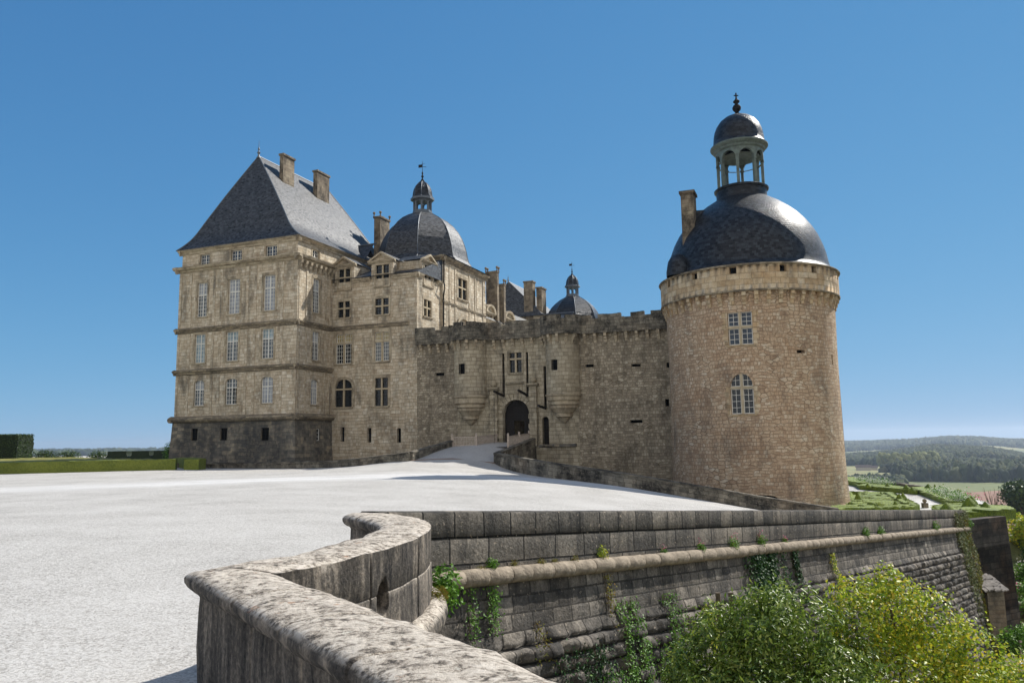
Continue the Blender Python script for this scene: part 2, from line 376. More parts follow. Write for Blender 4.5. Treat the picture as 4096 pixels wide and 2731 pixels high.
# ------------------------------------------------------------------ windows
def window(parent, mp, a, b, z0, z1, cols=4, rows=6, pane='gdark', top=None, frame='white', depth=.24, stiles=1, transom=None, cross=None, label=None, arch=0, openleaf=False, fw=.06):
    """cross: height of the stone transom (stone mullion cross) or None"""
    w_ = MB(); mid = (a + b) / 2
    if cross is not None:
        mu = MB(); mu.box(mp, mid - .085, mid + .085, -.2, -.03, z0, z1 - .005)
        mu.box(mp, a, mid - .085, -.2, -.035, cross - .08, cross + .08); mu.box(mp, mid + .085, b, -.2, -.035, cross - .08, cross + .08)
    lights = [(a, b, z0, z1)] if cross is None else [(x0, x1, y0, y1) for x0, x1 in ((a, mid - .085), (mid + .085, b)) for y0, y1 in ((z0, cross - .08), (cross + .08, z1))]
    for (x0, x1, y0, y1) in lights:
        d0, d1 = -depth, -depth + .05
        w_.box(mp, x0, x0 + fw, d0, d1, y0, y1); w_.box(mp, x1 - fw, x1, d0, d1, y0, y1)
        w_.box(mp, x0 + fw, x1 - fw, d0, d1, y0, y0 + fw); w_.box(mp, x0 + fw, x1 - fw, d0, d1, y1 - fw, y1)
        if stiles and cross is None: w_.box(mp, mid - .05, mid + .05, d0, d1 + .012, y0 + fw, y1 - fw)
        if transom: w_.box(mp, x0 + fw, x1 - fw, d0, d1 + .01, transom - .05, transom + .05)
        c_ = cols if cross is None else max(2, cols // 2)
        for i in range(1, c_):
            x = x0 + (x1 - x0) * i / c_
            if abs(x - mid) > .06: w_.box(mp, x - .016, x + .016, d0 + .005, d1 - .008, y0 + fw, y1 - fw)
        rr = max(2, int(round(rows * (y1 - y0) / (z1 - z0))))
        for i in range(1, rr):
            y = y0 + (y1 - y0) * i / rr
            if not transom or abs(y - transom) > .12: w_.box(mp, x0 + fw, x1 - fw, d0 + .004, d1 - .009, y - .016, y + .016)
    o = w_.build('window', M[frame], parent)
    if label: o['label'] = label
    pn = MB()
    if openleaf:
        pn.face([mp(a, -depth + .01, transom), mp(b, -depth + .01, transom), mp(b, -depth + .01, z1), mp(a, -depth + .01, z1)])
        pn.face([mp(a, -depth + .01, z0), mp(a + .45 * (b - a), -depth - .4, z0), mp(a + .45 * (b - a), -depth - .4, transom), mp(a, -depth + .01, transom)])
    else:
        zt_ = transom or cross or z1
        if not top: zt_ = z1
        pn.face([mp(a, -depth + .01, z0), mp(b, -depth + .01, z0), mp(b, -depth + .01, zt_), mp(a, -depth + .01, zt_)])
        if top: q_ = MB(); q_.face([mp(a, -depth + .01, zt_), mp(b, -depth + .01, zt_), mp(b, -depth + .01, z1), mp(a, -depth + .01, z1)]); q_.build('pane', M[top], o)
    pn.build('pane', M[pane], o)
    if cross is not None: mu.build('mullion', M['winstone'], o)
    return o
def sill(mb, mp, a, b, z, out=.12, h=.16): mb.extrude(mp, a - .18, b + .18, [(-.02, z - h), (out * .7, z - h), (out, z - h * .5), (out, z - .02), (-.02, z + .01)])
def surround(mb, mp, a, b, z0, z1, wd=.22, out=.04, lint=True):
    mb.box(mp, a - wd, a - .002, -.02, out, z0, z1); mb.box(mp, b + .002, b + wd, -.02, out, z0, z1)
    if lint: mb.box(mp, a - wd, b + wd, -.02, out + .01, z1 + .002, z1 + wd * 1.3)

def surr(parent, mp, a, b, z0, z1, wd=.22, out=.04, lint=True, so=.12, sh=.16, mat='trim', jambs=True):
    m = MB()
    if jambs: surround(m, mp, a, b, z0, z1, wd, out, lint)
    sill(m, mp, a, b, z0, so, sh)
    return m.build('window_surround', M[mat], parent)
def bandobj(name, mat, parent, *args):
    for a in args: q = MB(); band(q, *a); q.build(name, M[mat], parent)
def dark(parent, mp, a, b, z0, z1, d=-.34):
    q = MB(); q.face([mp(a, d, z0), mp(b, d, z0), mp(b, d, z1), mp(a, d, z1)]); q.build('dark_opening', M['black'], parent)
# ================================================================== CASTLE
# ---- corner pavilion (front at v=0, u -15.55..0)
pav = cthing('corner_pavilion', 'tall square stone pavilion with a steep grey slate hipped roof and two chimneys', 'building', -7.8, 9, 0)
F0, E0 = front(0), east(0)
UL = -15.55
WF3 = [(-13.05, -11.65, 'gshut'), (-8.85, -7.3, 'gwhite'), (-4.27, -2.77, 'gwhite')]
m = MB()
hol = []
for a, b, _ in WF3: hol += [(a, b, 15.6, 19.3)]
for a, b, _ in WF3: hol += [(a - .1, b - .05, 10.67, 13.73)]
for a, b, _ in WF3: hol += [(a, b - .02, 6.15, 8.83, .3)]
wall(m, F0, UL, 0, 4.7, 21.1, hol, zs=(9.7, 14.1))
hs = [(2.55, 3.78, 15.55, 19.15), (2.58, 3.82, 10.6, 13.6), (2.5, 3.72, 6.0, 8.6, .3)]
wall(m, E0, 0, 18.8, 4.7, 21.1, hs, zs=(9.7, 14.1), uo=.3)
wall(m, west(UL), 0, 18.8, 4.7, 21.1); wall(m, back(18.8), UL, 0, 4.7, 21.1)
m.build('wall', M['ashlar'], pav)
m = MB()                                                   # set-back attic storey
AT = [(-12.94, -11.62), (-8.73, -7.3), (-4.19, -2.77)]
wall(m, front(.12), UL + .12, -.12, 21.1, 22.75, [(a, b, 21.2, 22.42) for a, b in AT])
wall(m, east(-.12), .12, 18.7, 21.1, 22.75, [(2.48, 3.72, 21.15, 22.25)])
wall(m, west(UL + .12), .12, 18.7, 21.1, 22.75)
m.build('attic_wall', M['ashlar'], pav)
# battered base
def batt(f, lo=None, hi=None):
    def g(s, d, z):
        e = max(0, 4.6 - z) * .045
        if hi is not None and s > hi - .01: s += e
        if lo is not None and s < lo + .01: s -= e
        return f(s, d + e, z)
    return g
m = MB()
wall(m, batt(front(-.12), UL - .12, .12), UL - .12, .12, -9, 4.6, [(-12.99, -12.15, 2.55, 3.8), (-9.15, -8.25, 2.51, 3.76), (-3.95, -2.98, 2.42, 3.7)], zs=(-4, 0, 2))
wall(m, batt(east(.12), -.12), -.12, 6.2, -9, 4.6, [(3.3, 3.82, 2.32, 3.55)], zs=(-4, 0, 2)); wall(m, batt(west(UL - .12), -.12), -.12, 18.9, -9, 4.6)
m.build('base_wall', M['base'], pav)
m = MB()
tor = [(.1, 4.4), (.3, 4.42), (.46, 4.55), (.52, 4.72), (.44, 4.88), (.25, 4.98), (0, 5.08)]
bandobj('string_course', 'trimdark', pav, (F0, UL - .5, .5, tor), (E0, -.5, 6.3, tor), (west(UL), -.5, 18.8, tor))
s2 = [(0, 9.42), (.12, 9.5), (.16, 9.66), (.3, 9.74), (.34, 9.88), (.1, 9.98), (0, 10.02)]
for z in (0, 4.47):
    q = [(d, y + z) for d, y in s2]
    bandobj('string_course', 'trimdark', pav, (F0, UL - .34, .34, q), (E0, -.34, 6.05, q), (west(UL), -.34, 18.8, q))
m = MB()
cor = [(0, 20.55), (.14, 20.62), (.2, 20.8), (.48, 20.86), (.56, 21.02), (.6, 21.12), (.1, 21.16)]
bandobj('cornice', 'trim', pav, (F0, UL - .6, .6, cor), (E0, -.6, 8, cor), (west(UL), -.6, 18.8, cor))
ev = [(0, 22.55), (.1, 22.62), (.14, 22.78), (.34, 22.92), (.42, 23.02), (.44, 23.1)]
bandobj('cornice', 'trim', pav, (front(.12), UL - .3, .3, ev), (east(-.12), -.3, 18.8, ev), (west(UL + .12), -.3, 18.8, ev))
for mp_, xs_, w_ in ((F0, (-15.4, -13.95, -10.7, -9.75, -6.3, -5.25, -1.85), .16), (E0, (.35, 1.55, 4.75, 5.7), .14)):
    for x in xs_:
        for z0, z1 in ((5.1, 9.4), (10.05, 13.85), (14.5, 20.5)): m = MB(); m.box(mp_, x - w_, x + w_, -.02, .05, z0, z1); m.build('pilaster', M['ashlar'], pav)
for a, b, _ in WF3:
    surr(pav, F0, a, b, 15.6, 19.3); surr(pav, F0, a - .1, b - .05, 10.67, 13.73); surr(pav, F0, a, b, 6.15, 8.83, so=.08, sh=.12, jambs=False)
for k_, (a, b, z0, z1, *_) in enumerate(hs): surr(pav, E0, a, b, z0, z1, jambs=k_ < 2)
for a, b in AT: surr(pav, front(.12), a, b, 21.2, 22.42, .18, .03, so=.06, sh=.06)
surr(pav, east(-.12), 2.48, 3.72, 21.2, 22.25, .18, .03, so=.06, sh=.06)
for i, (a, b, p) in enumerate(WF3):
    window(pav, F0, a, b, 15.62, 19.3, 4, 9, ('gmid', 'gwhite', 'gwhite')[i], 'gwhite', transom=17.95)
    window(pav, F0, a - .1, b - .05, 10.69, 13.73, 4, 7, ('gshut', 'gmid', 'gmid')[i], 'gshut', transom=12.7)
    window(pav, F0, a, b - .02, 6.17, 8.83, 4, 6, ('gmid', 'gmid', 'gwhite')[i], None if i == 1 else 'gwhite', transom=7.9 if i == 1 else 7.85, openleaf=i == 1, label='window standing half open, dark inside' if i == 1 else None)
window(pav, E0, 2.55, 3.78, 15.57, 19.15, 4, 9, 'gmid', 'gwhite', transom=17.9)
window(pav, E0, 2.58, 3.82, 10.62, 13.6, 4, 7, 'gmid', 'gwhite', transom=12.5)
window(pav, E0, 2.5, 3.72, 6.02, 8.6, 4, 6, 'gwhite', 'gwhite', transom=7.7)
for a, b in AT: window(pav, front(.12), a, b, 21.22, 22.42, 4, 3, 'gblue')
window(pav, east(-.12), 2.48, 3.72, 21.17, 22.25, 4, 3, 'gdark')
for a, b, z0, z1, f in ((-12.99, -12.15, 2.55, 3.8, 0), (-9.15, -8.25, 2.51, 3.76, 0), (-3.95, -2.98, 2.42, 3.7, 0)):
    window(pav, front(-.16), a, b, z0, z1, 4, 4, 'black', None, 'iron', depth=.2)
window(pav, east(.16), 3.3, 3.82, 2.34, 3.55, 2, 3, 'gdark', None, 'white', depth=.12, stiles=0)
# corbels under the cornice on the east side
for i, y in enumerate((.15, .95, 1.75, 2.55, 3.35, 4.15, 4.95, 5.6)):
    m = MB(); m.extrude(E0, y - .17, y + .17, [(-.02, 19.75), (.1, 19.78), (.22, 19.95), (.26, 20.15), (.42, 20.25), (.48, 20.56), (-.02, 20.56)])
    m.build('corbel', M['trim'], pav)
# roof
FL = [(0, 0), (.08, .04), (.16, .09), (.25, .165), (.33, .27), (.42, .37), (.6, .575), (.8, .79), (1, 1)]
_x = [p[0] for p in FL]; _t = np.linspace(0, 1, 31); _h = np.interp(_t, _x, [p[1] for p in FL])
for _ in range(3): _h[1:-1] = (_h[:-2] + 2 * _h[1:-1] + _h[2:]) / 4
FL = [(float(p), float(q)) for p, q in zip(_t, _h)]
def hiproof(name, mat, parent, ue0, ue1, ve0, ve1, ur0, ur1, vr0, vr1, z0, h, prof=FL, f=CF, nseg=6):
    m = MB()
    def rect(t): return (ue0 + (ur0 - ue0) * t, ue1 + (ur1 - ue1) * t, ve0 + (vr0 - ve0) * t, ve1 + (vr1 - ve1) * t)
    for (t0, h0), (t1, h1) in zip(prof, prof[1:]):
        a, b = rect(t0), rect(t1); y0, y1 = z0 + h * h0, z0 + h * h1
        A = [(a[0], a[2]), (a[1], a[2]), (a[1], a[3]), (a[0], a[3])]; B = [(b[0], b[2]), (b[1], b[2]), (b[1], b[3]), (b[0], b[3])]
        for i in range(4):
            j = (i + 1) % 4
            pts = [f(*A[i], y0), f(*A[j], y0), f(*B[j], y1), f(*B[i], y1)]
            ax = 0 if i % 2 == 0 else 1
            nr = math.hypot(y1 - y0, (B[i][1 - ax] - A[i][1 - ax]))
            v0 = getattr(m, 'acc%d' % i, 0); setattr(m, 'acc%d' % i, v0 + nr)
            uv = [(A[i][ax], v0), (A[j][ax], v0), (B[j][ax], v0 + nr), (B[i][ax], v0 + nr)]
            m.face(pts, uv)
    return m.build(name, mat, parent)
rf = hiproof('roof', M['slate'], pav, UL - .4, .4, -.35, 19, -8.15, -8.05, 3.2, 16.2, 23.04, 10.75)
m = MB(); m.tube([CF(-8.1, 3.2, 33.78), CF(-8.1, 16.2, 33.78)], .12, 6)
for c, e in (((UL - .4, -.35), (-8.15, 3.2)), ((.4, -.35), (-8.05, 3.2)), ((.4, 19), (-8.05, 16.2))):
    m.tube([CF(c[0] + (e[0] - c[0]) * t, c[1] + (e[1] - c[1]) * t, 23.06 + 10.75 * h) for t, h in FL], .06, 5)
m.build('ridge', M['lead'], rf)
def finial(parent, u, v, z, sc=1., f=CF, name='finial', rod=1., vane=False, mat='lead'):
    m = MB(); pr = [(0, 0), (.3, 0), (.26, .12), (.12, .35), (.1, .55), (.2, .68), (.22, .78), (.1, .9), (.07, 1.05), (.13, 1.15), (.13, 1.3), (.05, 1.45), (.035, 1.6), (.02, 1.6 + rod), (0, 1.6 + rod)]
    m.lathe(lambda x, y, zz: f(u + x * sc, v + y * sc, z + zz * sc), pr, 12); o = m.build(name, M[mat], parent, smooth=40)
    return o
finial(rf, -8.1, 3.2, 33.6, .85, rod=.8)
def chimney(parent, f, x0, x1, y0, y1, z0, z1, mat='chim', pins=0, capo=.1):
    m = MB(); m.box(f, x0, x1, y0, y1, z0, z1); m.box(f, x0 - capo, x1 + capo, y0 - capo, y1 + capo, z1, z1 + .22)
    o = m.build('chimney', M[mat], parent)
    if pins:
        for i in range(pins):
            q = MB(); xx = x0 + (x1 - x0) * (i % 2); yy = y0 + (y1 - y0) * (i // 2) / max(1, pins // 2 - 1)
            q.lathe(lambda x, y, z: f(xx + x, yy + y, z1 + .2 + z), [(0, 0), (.12, 0), (.06, .2), (.1, .32), (.17, .42), (.17, .52), (.08, .62), (0, .64)], 8); q.build('pinnacle', M['chim'], o, smooth=50)
    return o
chimney(rf, CF, -6.5, -6.0, 4.8, 6.75, 28.6, 34.2); chimney(rf, CF, -6.6, -6.0, 11.1, 13.5, 28.6, 34.35)

# ---- central wing (front at v=6) ----
wing = cthing('residential_wing', 'stone wing with cross windows and two pedimented dormers between the tall pavilion and the gatehouse', 'building', 5, 8.5, 0)
F6, EW = front(6), east(10.35)
m = MB()
WH = [(.5, 2.5, 10.4, 13.55), (5.32, 7.07, 10.45, 13.5), (.52, 2.57, 5.81, 8.72, .75), (5.41, 6.95, 5.79, 8.68), (.75, 2.2, 15.37, 17.1), (5.37, 7.0, 15.35, 17.05),
      (1.26, 1.72, 2.2, 3.7), (4.54, 4.99, 2.07, 3.56), (8.05, 8.51, 2.02, 3.49, .1)]
wall(m, F6, 0, 10.35, -9, 19.2, WH)
wall(m, EW, 6, 11.3, 11, 19.2, [(7.46, 9.1, 15.1, 16.9)])
m.build('wall', M['ashlar'], wing)
m = MB(); band(m, F6, 0, 9.4, [(0, 13.95), (.14, 14.02), (.2, 14.22), (.28, 14.3), (.1, 14.42)]); m.build('string_course', M['trimdark'], wing)
m = MB(); ec = [(0, 18.95), (.1, 19.0), (.14, 19.15), (.3, 19.25), (.34, 19.4), (0, 19.44)]
bandobj('cornice', 'trim', wing, (F6, 2.6, 4.8, ec), (F6, 7.55, 10.69, ec), (EW, 5.66, 7.1, ec), (EW, 10.4, 11.3, ec))
for k_, (a, b, z0, z1, *r) in enumerate(WH[:6]): surr(wing, F6, a, b, z0, z1, .22 if k_ > 3 else .3, .03, so=.16, sh=.2, jambs=k_ != 2)
surr(wing, EW, 7.46, 9.1, 15.1, 16.9, .25, .03, so=.16, sh=.2)
m = MB()
for k in range(20):                                        # arched label over the round-headed window
    a0, a1 = math.pi * k / 20, math.pi * (k + 1) / 20
    P = lambda an, r, d: F6(1.545 + r * math.cos(an) * 1.0, d, 7.97 + .75 / 1.025 * r * math.sin(an))
    for r0, r1, d in ((1.06, 1.4, .05),):
        m.face([P(a0, r0, d), P(a1, r0, d), P(a1, r1, d), P(a0, r1, d)]); m.face([P(a0, r1, d), P(a1, r1, d), P(a1, r1, -.02), P(a0, r1, -.02)]); m.face([P(a0, r0, d), P(a1, r0, d), P(a1, r0, -.02), P(a0, r0, -.02)])
m.box(F6, .15, .48, -.02, .05, 5.8, 7.97); m.box(F6, 2.6, 2.93, -.02, .05, 5.8, 7.97)
m.build('window_arch', M['trim'], wing)
window(wing, F6, .5, 2.5, 10.42, 13.55, 6, 8, 'gdark', 'gcream', cross=12.6); window(wing, F6, 5.32, 7.07, 10.47, 13.5, 6, 8, 'gmid', 'gcream', cross=12.55)
window(wing, F6, .52, 2.57, 5.83, 8.72, 2, 2, 'gdark', None, 'iron', cross=7.68, fw=.03); window(wing, F6, 5.41, 6.95, 5.81, 8.68, 6, 8, 'gdark', None, 'iron', cross=7.56, fw=.03)
window(wing, F6, .75, 2.2, 15.39, 17.1, 4, 4, 'gdark', None, 'iron', cross=16.35, fw=.03); window(wing, F6, 5.37, 7.0, 15.37, 17.05, 4, 4, 'gdark', None, 'iron', cross=16.25, fw=.03)
window(wing, EW, 7.46, 9.1, 15.12, 16.9, 4, 4, 'gdark', None, 'iron', cross=16.05, fw=.03)
for a, b, z0, z1 in ((1.26, 1.72, 2.2, 3.7), (4.54, 4.99, 2.07, 3.56), (8.05, 8.51, 2.02, 3.49)):
    q = MB(); q.face([F6(a, -.33, z0), F6(b, -.33, z0), F6(b, -.33, z1), F6(a, -.33, z1)]); q.build('arrow_slit', M['black'], wing)
# wing roof
m = MB()
def slope(m, u0, u1, v0, v1, z0, z1):
    m.face([CF(u0, v0, z0), CF(u1, v0, z0), CF(u1, v1, z1), CF(u0, v1, z1)])
slope(m, -.3, 10.6, 5.62, 11.3, 19.46, 21.9)
slope(m, -8.5, -.75, 11.3, 14.2, 21.9, 25.5); slope(m, -8.5, -.75, 17.5, 14.2, 21.9, 25.5); slope(m, -.75, 0, 11.3, 14.2, 21.9, 25.5)
m.face([CF(10.6, 5.62, 19.46), CF(10.6, 11.3, 19.46), CF(10.6, 11.3, 21.9)])
wr = m.build('roof', M['slate'], wing)
m = MB(); m.tube([CF(-8.5, 14.2, 25.52), CF(.3, 14.2, 25.52)], .1, 6); m.build('ridge', M['lead'], wr)
chimney(wr, CF, -6.2, -5.1, 18, 19.5, 22, 28.4)
chimney(wr, CF, -1.9, -1.0, 17.2, 19.4, 22, 29.7, pins=4)
def dormer(parent, mp, a, b, z0, z1, ped, cr, dback, wa, wb, wz0, wz1, rows=5, arched=False, mat='trim', inner='chim', cols=4):
    o = MB()
    wall(o, mp, a, b, z0, z1, [(wa, wb, wz0, wz1)])
    if not arched: mid = (a + b) / 2; o.face([mp(a, 0, z1), mp(b, 0, z1), mp(mid, 0, ped - .1)])
    for s in (a, b): o.face([mp(s, 0, z0), mp(s, -dback, z0), mp(s, -dback, z1), mp(s, 0, z1)])
    d = o.build('dormer', M['ashlar'], parent)
    q = MB(); mid = (a + b) / 2; ov = .32
    band(q, mp, a - ov, b + ov, [(0, z1 - .25), (.1, z1 - .2), (.3, z1 - .05), (.32, z1 + .05), (0, z1 + .08)])
    if not arched:
        for s in (-1, 1):
            e = mid + s * ((b - a) / 2 + ov); n = 1
            q.face([mp(e, .34, z1 + .05), mp(mid, .34, ped), mp(mid, .34, ped - .22), mp(e - s * .35, .34, z1 + .05)])
            q.face([mp(e - s * .35, .34, z1 + .05), mp(mid, .34, ped - .22), mp(mid, 0, ped - .22), mp(e - s * .35, 0, z1 + .05)])
            q.face([mp(e, .34, z1 + .05), mp(mid, .34, ped), mp(mid, -.1, ped), mp(e, -.1, z1 + .05)])
    else:
        rr = (b - a) / 2 + ov * .7; n = 14; hh = ped - z1
        for k in range(n):
            a0, a1 = math.pi * k / n, math.pi * (k + 1) / n
            P = lambda an, sc, dd: mp(mid + rr * sc * math.cos(an), dd, z1 + hh * sc * math.sin(an))
            q.face([P(a0, .75, .3), P(a1, .75, .3), P(a1, 1, .34), P(a0, 1, .34)]); q.face([P(a0, 1, .34), P(a1, 1, .34), P(a1, 1, -.3), P(a0, 1, -.3)])
            q.face([P(a0, .75, .3), P(a1, .75, .3), P(a1, .72, 0), P(a0, .72, 0)]); q.face([P(a0, .72, .02), P(a1, .72, .02), mp(mid, .02, z1)])
    sill(q, mp, wa, wb, wz0, .16, .2); surround(q, mp, wa, wb, wz0, wz1, .16, .05)
    q.build('pediment', M[mat], d)
    r = MB()
    if not arched:
        for s in (-1, 1):
            e = mid + s * ((b - a) / 2 + ov * .6)
            r.face([mp(e, .05, z1 + .1), mp(mid, .05, ped + .02), mp(mid, -dback, ped + .02), mp(e, -dback, z1 + .1)])
    else:
        rr = (b - a) / 2 + .15; n = 12
        for k in range(n):
            a0, a1 = math.pi * k / n, math.pi * (k + 1) / n
            P = lambda an, dd: mp(mid + rr * math.cos(an), dd, z1 + (ped - z1) * .96 * math.sin(an))
            r.face([P(a0, -.3), P(a1, -.3), P(a1, -dback), P(a0, -dback)])
    r.build('dormer_roof', M['slate'] if not arched else M['lead'], d)
    return d
d1 = dormer(wing, F6, .25, 2.7, 18.2, 21.05, 22.0, 0, 3.8, .74, 2.23, 18.45, 20.65)
window(d1, F6, .74, 2.23, 18.47, 20.65, 4, 4, 'gdark', None, 'iron', cross=19.7, fw=.03)
d2 = dormer(wing, F6, 4.85, 7.5, 18.2, 21.05, 22.05, 0, 3.8, 5.4, 7.02, 18.4, 20.65)
window(d2, F6, 5.4, 7.02, 18.42, 20.65, 4, 4, 'gdark', None, 'iron', cross=19.65, fw=.03)
d3 = dormer(wing, EW, 7.1, 9.75, 18.2, 21.0, 21.85, 0, 3.0, 7.56, 9.3, 18.45, 20.55)
window(d3, EW, 7.56, 9.3, 18.47, 20.55, 4, 4, 'gdark', None, 'iron', cross=19.6, fw=.03)

# ---- domed pavilion behind the wing ----
dom = cthing('domed_pavilion', 'stone pavilion with dark octagonal slate dome and small lantern, behind the wing', 'building', 4.9, 17.2, 11)
ED = east(10.5)
m = MB()
wall(m, ED, 11.3, 23.1, 5, 22.2, [(15.35, 17.8, 18.3, 20.73), (15.5, 17.6, 11, 13.6, .8)], zs=(17.4,))
wall(m, front(11.3), -.75, 10.5, 11, 22.2); wall(m, back(23.1), -.75, 10.5, 5, 22.2); wall(m, west(-.75), 11.3, 23.1, 11, 22.2)
m.build('wall', M['ashlar'], dom)
m = MB(); cc = [(0, 21.75), (.1, 21.82), (.16, 22.0), (.4, 22.15), (.46, 22.34), (0, 22.4)]
bandobj('cornice', 'trimdark', dom, (ED, 10.84, 23.56, cc), (front(11.3), -1.2, 10.96, cc), (ED, 11.3, 23.1, [(0, 17.1), (.1, 17.15), (.16, 17.35), (.0, 17.45)]))
for y in (11.55, 13.2, 15.0 - .35, 18.4, 20.0, 22.4):
    for z0, z1 in ((17.5, 21.7), (11, 17.1)): m = MB(); m.box(ED, y - .16, y + .16, -.02, .07, z0, z1); m.build('pilaster', M['ashlar'], dom)
for z in np.arange(11, 21.5, .55):
    for y0, y1 in ((22.6, 23.12), (11.72, 12.2)): m = MB(); m.box(ED, y0, y1, -.02, .05, z, z + .45); m.build('quoin', M['ashlar'], dom)
for q4 in ((20.4, 22.0, 17.9, 21.0), (13.6, 14.3, 17.9, 21.0), (12.9, 14.2, 13, 16.6)): m = MB(); m.box(ED, q4[0], q4[1], -.02, .04, q4[2], q4[3]); m.build('raised_panel', M['ashlar'], dom)
surr(dom, ED, 15.35, 17.8, 18.3, 20.73, .3, .06, so=.18, sh=.2)
m = MB()
for k in range(16):
    a0, a1 = math.pi * k / 16, math.pi * (k + 1) / 16
    P = lambda an, r, d: ED(16.55 + r * math.cos(an), d, 14.9 + .72 * r * math.sin(an))
    m.face([P(a0, 1.5, .25), P(a1, 1.5, .25), P(a1, 1.85, .25), P(a0, 1.85, .25)]); m.face([P(a0, 1.85, .25), P(a1, 1.85, .25), P(a1, 1.85, 0), P(a0, 1.85, 0)]); m.face([P(a0, 1.5, .25), P(a1, 1.5, .25), P(a1, 1.5, 0), P(a0, 1.5, 0)])
m.extrude(ED, 14.6, 18.5, [(0, 14.6), (.28, 14.7), (.32, 14.9), (0, 14.95)])
m.build('arched_pediment', M['trim'], dom)
window(dom, ED, 15.35, 17.8, 18.32, 20.73, 4, 5, 'gdark', None, 'iron', cross=19.65, fw=.04)
window(dom, ED, 15.5, 17.6, 11, 13.6, 4, 5, 'gdark', None, 'white', transom=12.8)
m = MB(); m.tube([CF(10.75, 11.35, 22.2), CF(10.72, 11.35, 19.4), CF(10.95, 11.1, 18.9), CF(10.75, 11.35, 18.3), CF(10.6, 11.5, 17.9), CF(10.6, 11.5, 12)], .09, 6); m.build('drainpipe', M['iron'], dom)
OCT = [R(22.5 + 45 * k) for k in range(8)]
def octdome(name, mat, parent, f, cx, cy, prof, ribs=True, sq=None):
    m = MB(); L = 0
    for (r0, z0), (r1, z1) in zip(prof, prof[1:]):
        dl = math.hypot(r1 - r0, z1 - z0)
        for k in range(8):
            a, b = OCT[k], OCT[(k + 1) % 8]; w0, w1 = r0 * .7654 / 2, r1 * .7654 / 2
            m.face([f(cx + r0 * math.cos(a), cy + r0 * math.sin(a), z0), f(cx + r0 * math.cos(b), cy + r0 * math.sin(b), z0), f(cx + r1 * math.cos(b), cy + r1 * math.sin(b), z1), f(cx + r1 * math.cos(a), cy + r1 * math.sin(a), z1)],
                   [(-w0 + 9 * k, L), (w0 + 9 * k, L), (w1 + 9 * k, L + dl), (-w1 + 9 * k, L + dl)])
        L += dl
    if sq:                                  # square eaves under the octagon
        h, ze, rt, zt = sq
        Q = [(-h, -h), (h, -h), (h, h), (-h, h)]
        # octagon corner indices nearest each square corner: corner k -> oct verts
        V = [(cx + rt * math.cos(a), cy + rt * math.sin(a)) for a in OCT]
        idx = {2: (0, 1), 3: (2, 3), 0: (4, 5), 1: (6, 7)}
        for k in range(4):
            c = (cx + Q[k][0], cy + Q[k][1]); i, j = idx[k]
            m.face([f(*c, ze), f(*V[i], zt), f(*V[j], zt)])
            nk = (k + 1) % 4; c2 = (cx + Q[nk][0], cy + Q[nk][1]); i2 = idx[nk][0]
            m.face([f(*c, ze), f(*c2, ze), f(*V[i2], zt), f(*V[j], zt)])
    o = m.build(name, mat, parent)
    if ribs:
        q = MB()
        for a in OCT: q.tube([f(cx + (r + .02) * math.cos(a), cy + (r + .02) * math.sin(a), z) for r, z in prof], .028, 4)
        q.build('hip_rib', M['lead'], o)
    return o
def lantern(parent, f, cx, cy, z, s=1., vane=True):
    L = MB(); o8 = lambda r, zz: [(cx + r * s * math.cos(a), cy + r * s * math.sin(a)) for a in OCT]
    L.prism(o8(1.32, 0), z, z + .22 * s, f); L.prism(o8(1.18, 0), z + .22 * s, z + .5 * s, f)
    base = L.build('lantern', M['lead'], parent)
    for a in OCT:
        q = MB(); q.lathe(lambda x, y, zz: f(cx + 1.02 * s * math.cos(a) + x, cy + 1.02 * s * math.sin(a) + y, zz), [(.13 * s, z + .5 * s), (.13 * s, z + 1.62 * s)], 6); q.build('column', M['lead'], base)
    q = MB()
    for k in range(8):                       # round-headed openings
        a, b = OCT[k], OCT[(k + 1) % 8]
        A = Vector((cx + 1.05 * s * math.cos(a), cy + 1.05 * s * math.sin(a))); B = Vector((cx + 1.05 * s * math.cos(b), cy + 1.05 * s * math.sin(b)))
        for i in range(8):
            t0, t1 = .14 + .72 * i / 8, .14 + .72 * (i + 1) / 8
            hz = lambda t: z + 1.35 * s + .28 * s * math.sqrt(max(0, 1 - ((t - .5) / .36) ** 2))
            p0, p1 = A.lerp(B, t0), A.lerp(B, t1)
            q.face([f(*p0, hz(t0)), f(*p1, hz(t1)), f(*p1, z + 1.75 * s), f(*p0, z + 1.75 * s)])
    q.prism(o8(1.15, 0), z + 1.7 * s, z + 1.84 * s, f); q.prism(o8(1.45, 0), z + 1.84 * s, z + 2.1 * s, f); q.build('entablature', M['lead'], base)
    cp = octdome('cupola', M['slate2'], base, f, cx, cy, [(r * s, z + zz * s) for r, zz in ((1.4, 2.1), (1.2, 2.3), (1.15, 2.55), (1.1, 2.95), (1.0, 3.3), (.8, 3.7), (.5, 4.05), (.22, 4.25), (.12, 4.4))])
    finial(cp, cx, cy, z + 4.3 * s, .8 * s, f, rod=1.6, mat='iron')
    q = MB(); zt = z + 6.1 * s; c = Vector(f(cx, cy, 0)); X = lambda dx, zz: (c.x + dx * s, c.y - dx * s * .3, zz)
    q.tube([X(0, zt - .6 * s), X(0, zt + .55 * s)], .025 * s, 5)
    q.prism([(0, 0)] * 0 or [(c.x - .5 * s, c.y + .15 * s), (c.x, c.y), (c.x, c.y + .02), (c.x - .5 * s, c.y + .17 * s)], [zt - .05 * s, zt - .05 * s, zt - .05 * s, zt - .05 * s], zt + .32 * s)
    q.tube([X(.05, zt), X(.5, zt - .06 * s)], .03 * s, 4); q.tube([X(-.1, zt + .36 * s), X(.3, zt + .36 * s)], .02 * s, 4)
    q.build('weather_vane', M['iron'], cp)
    return base
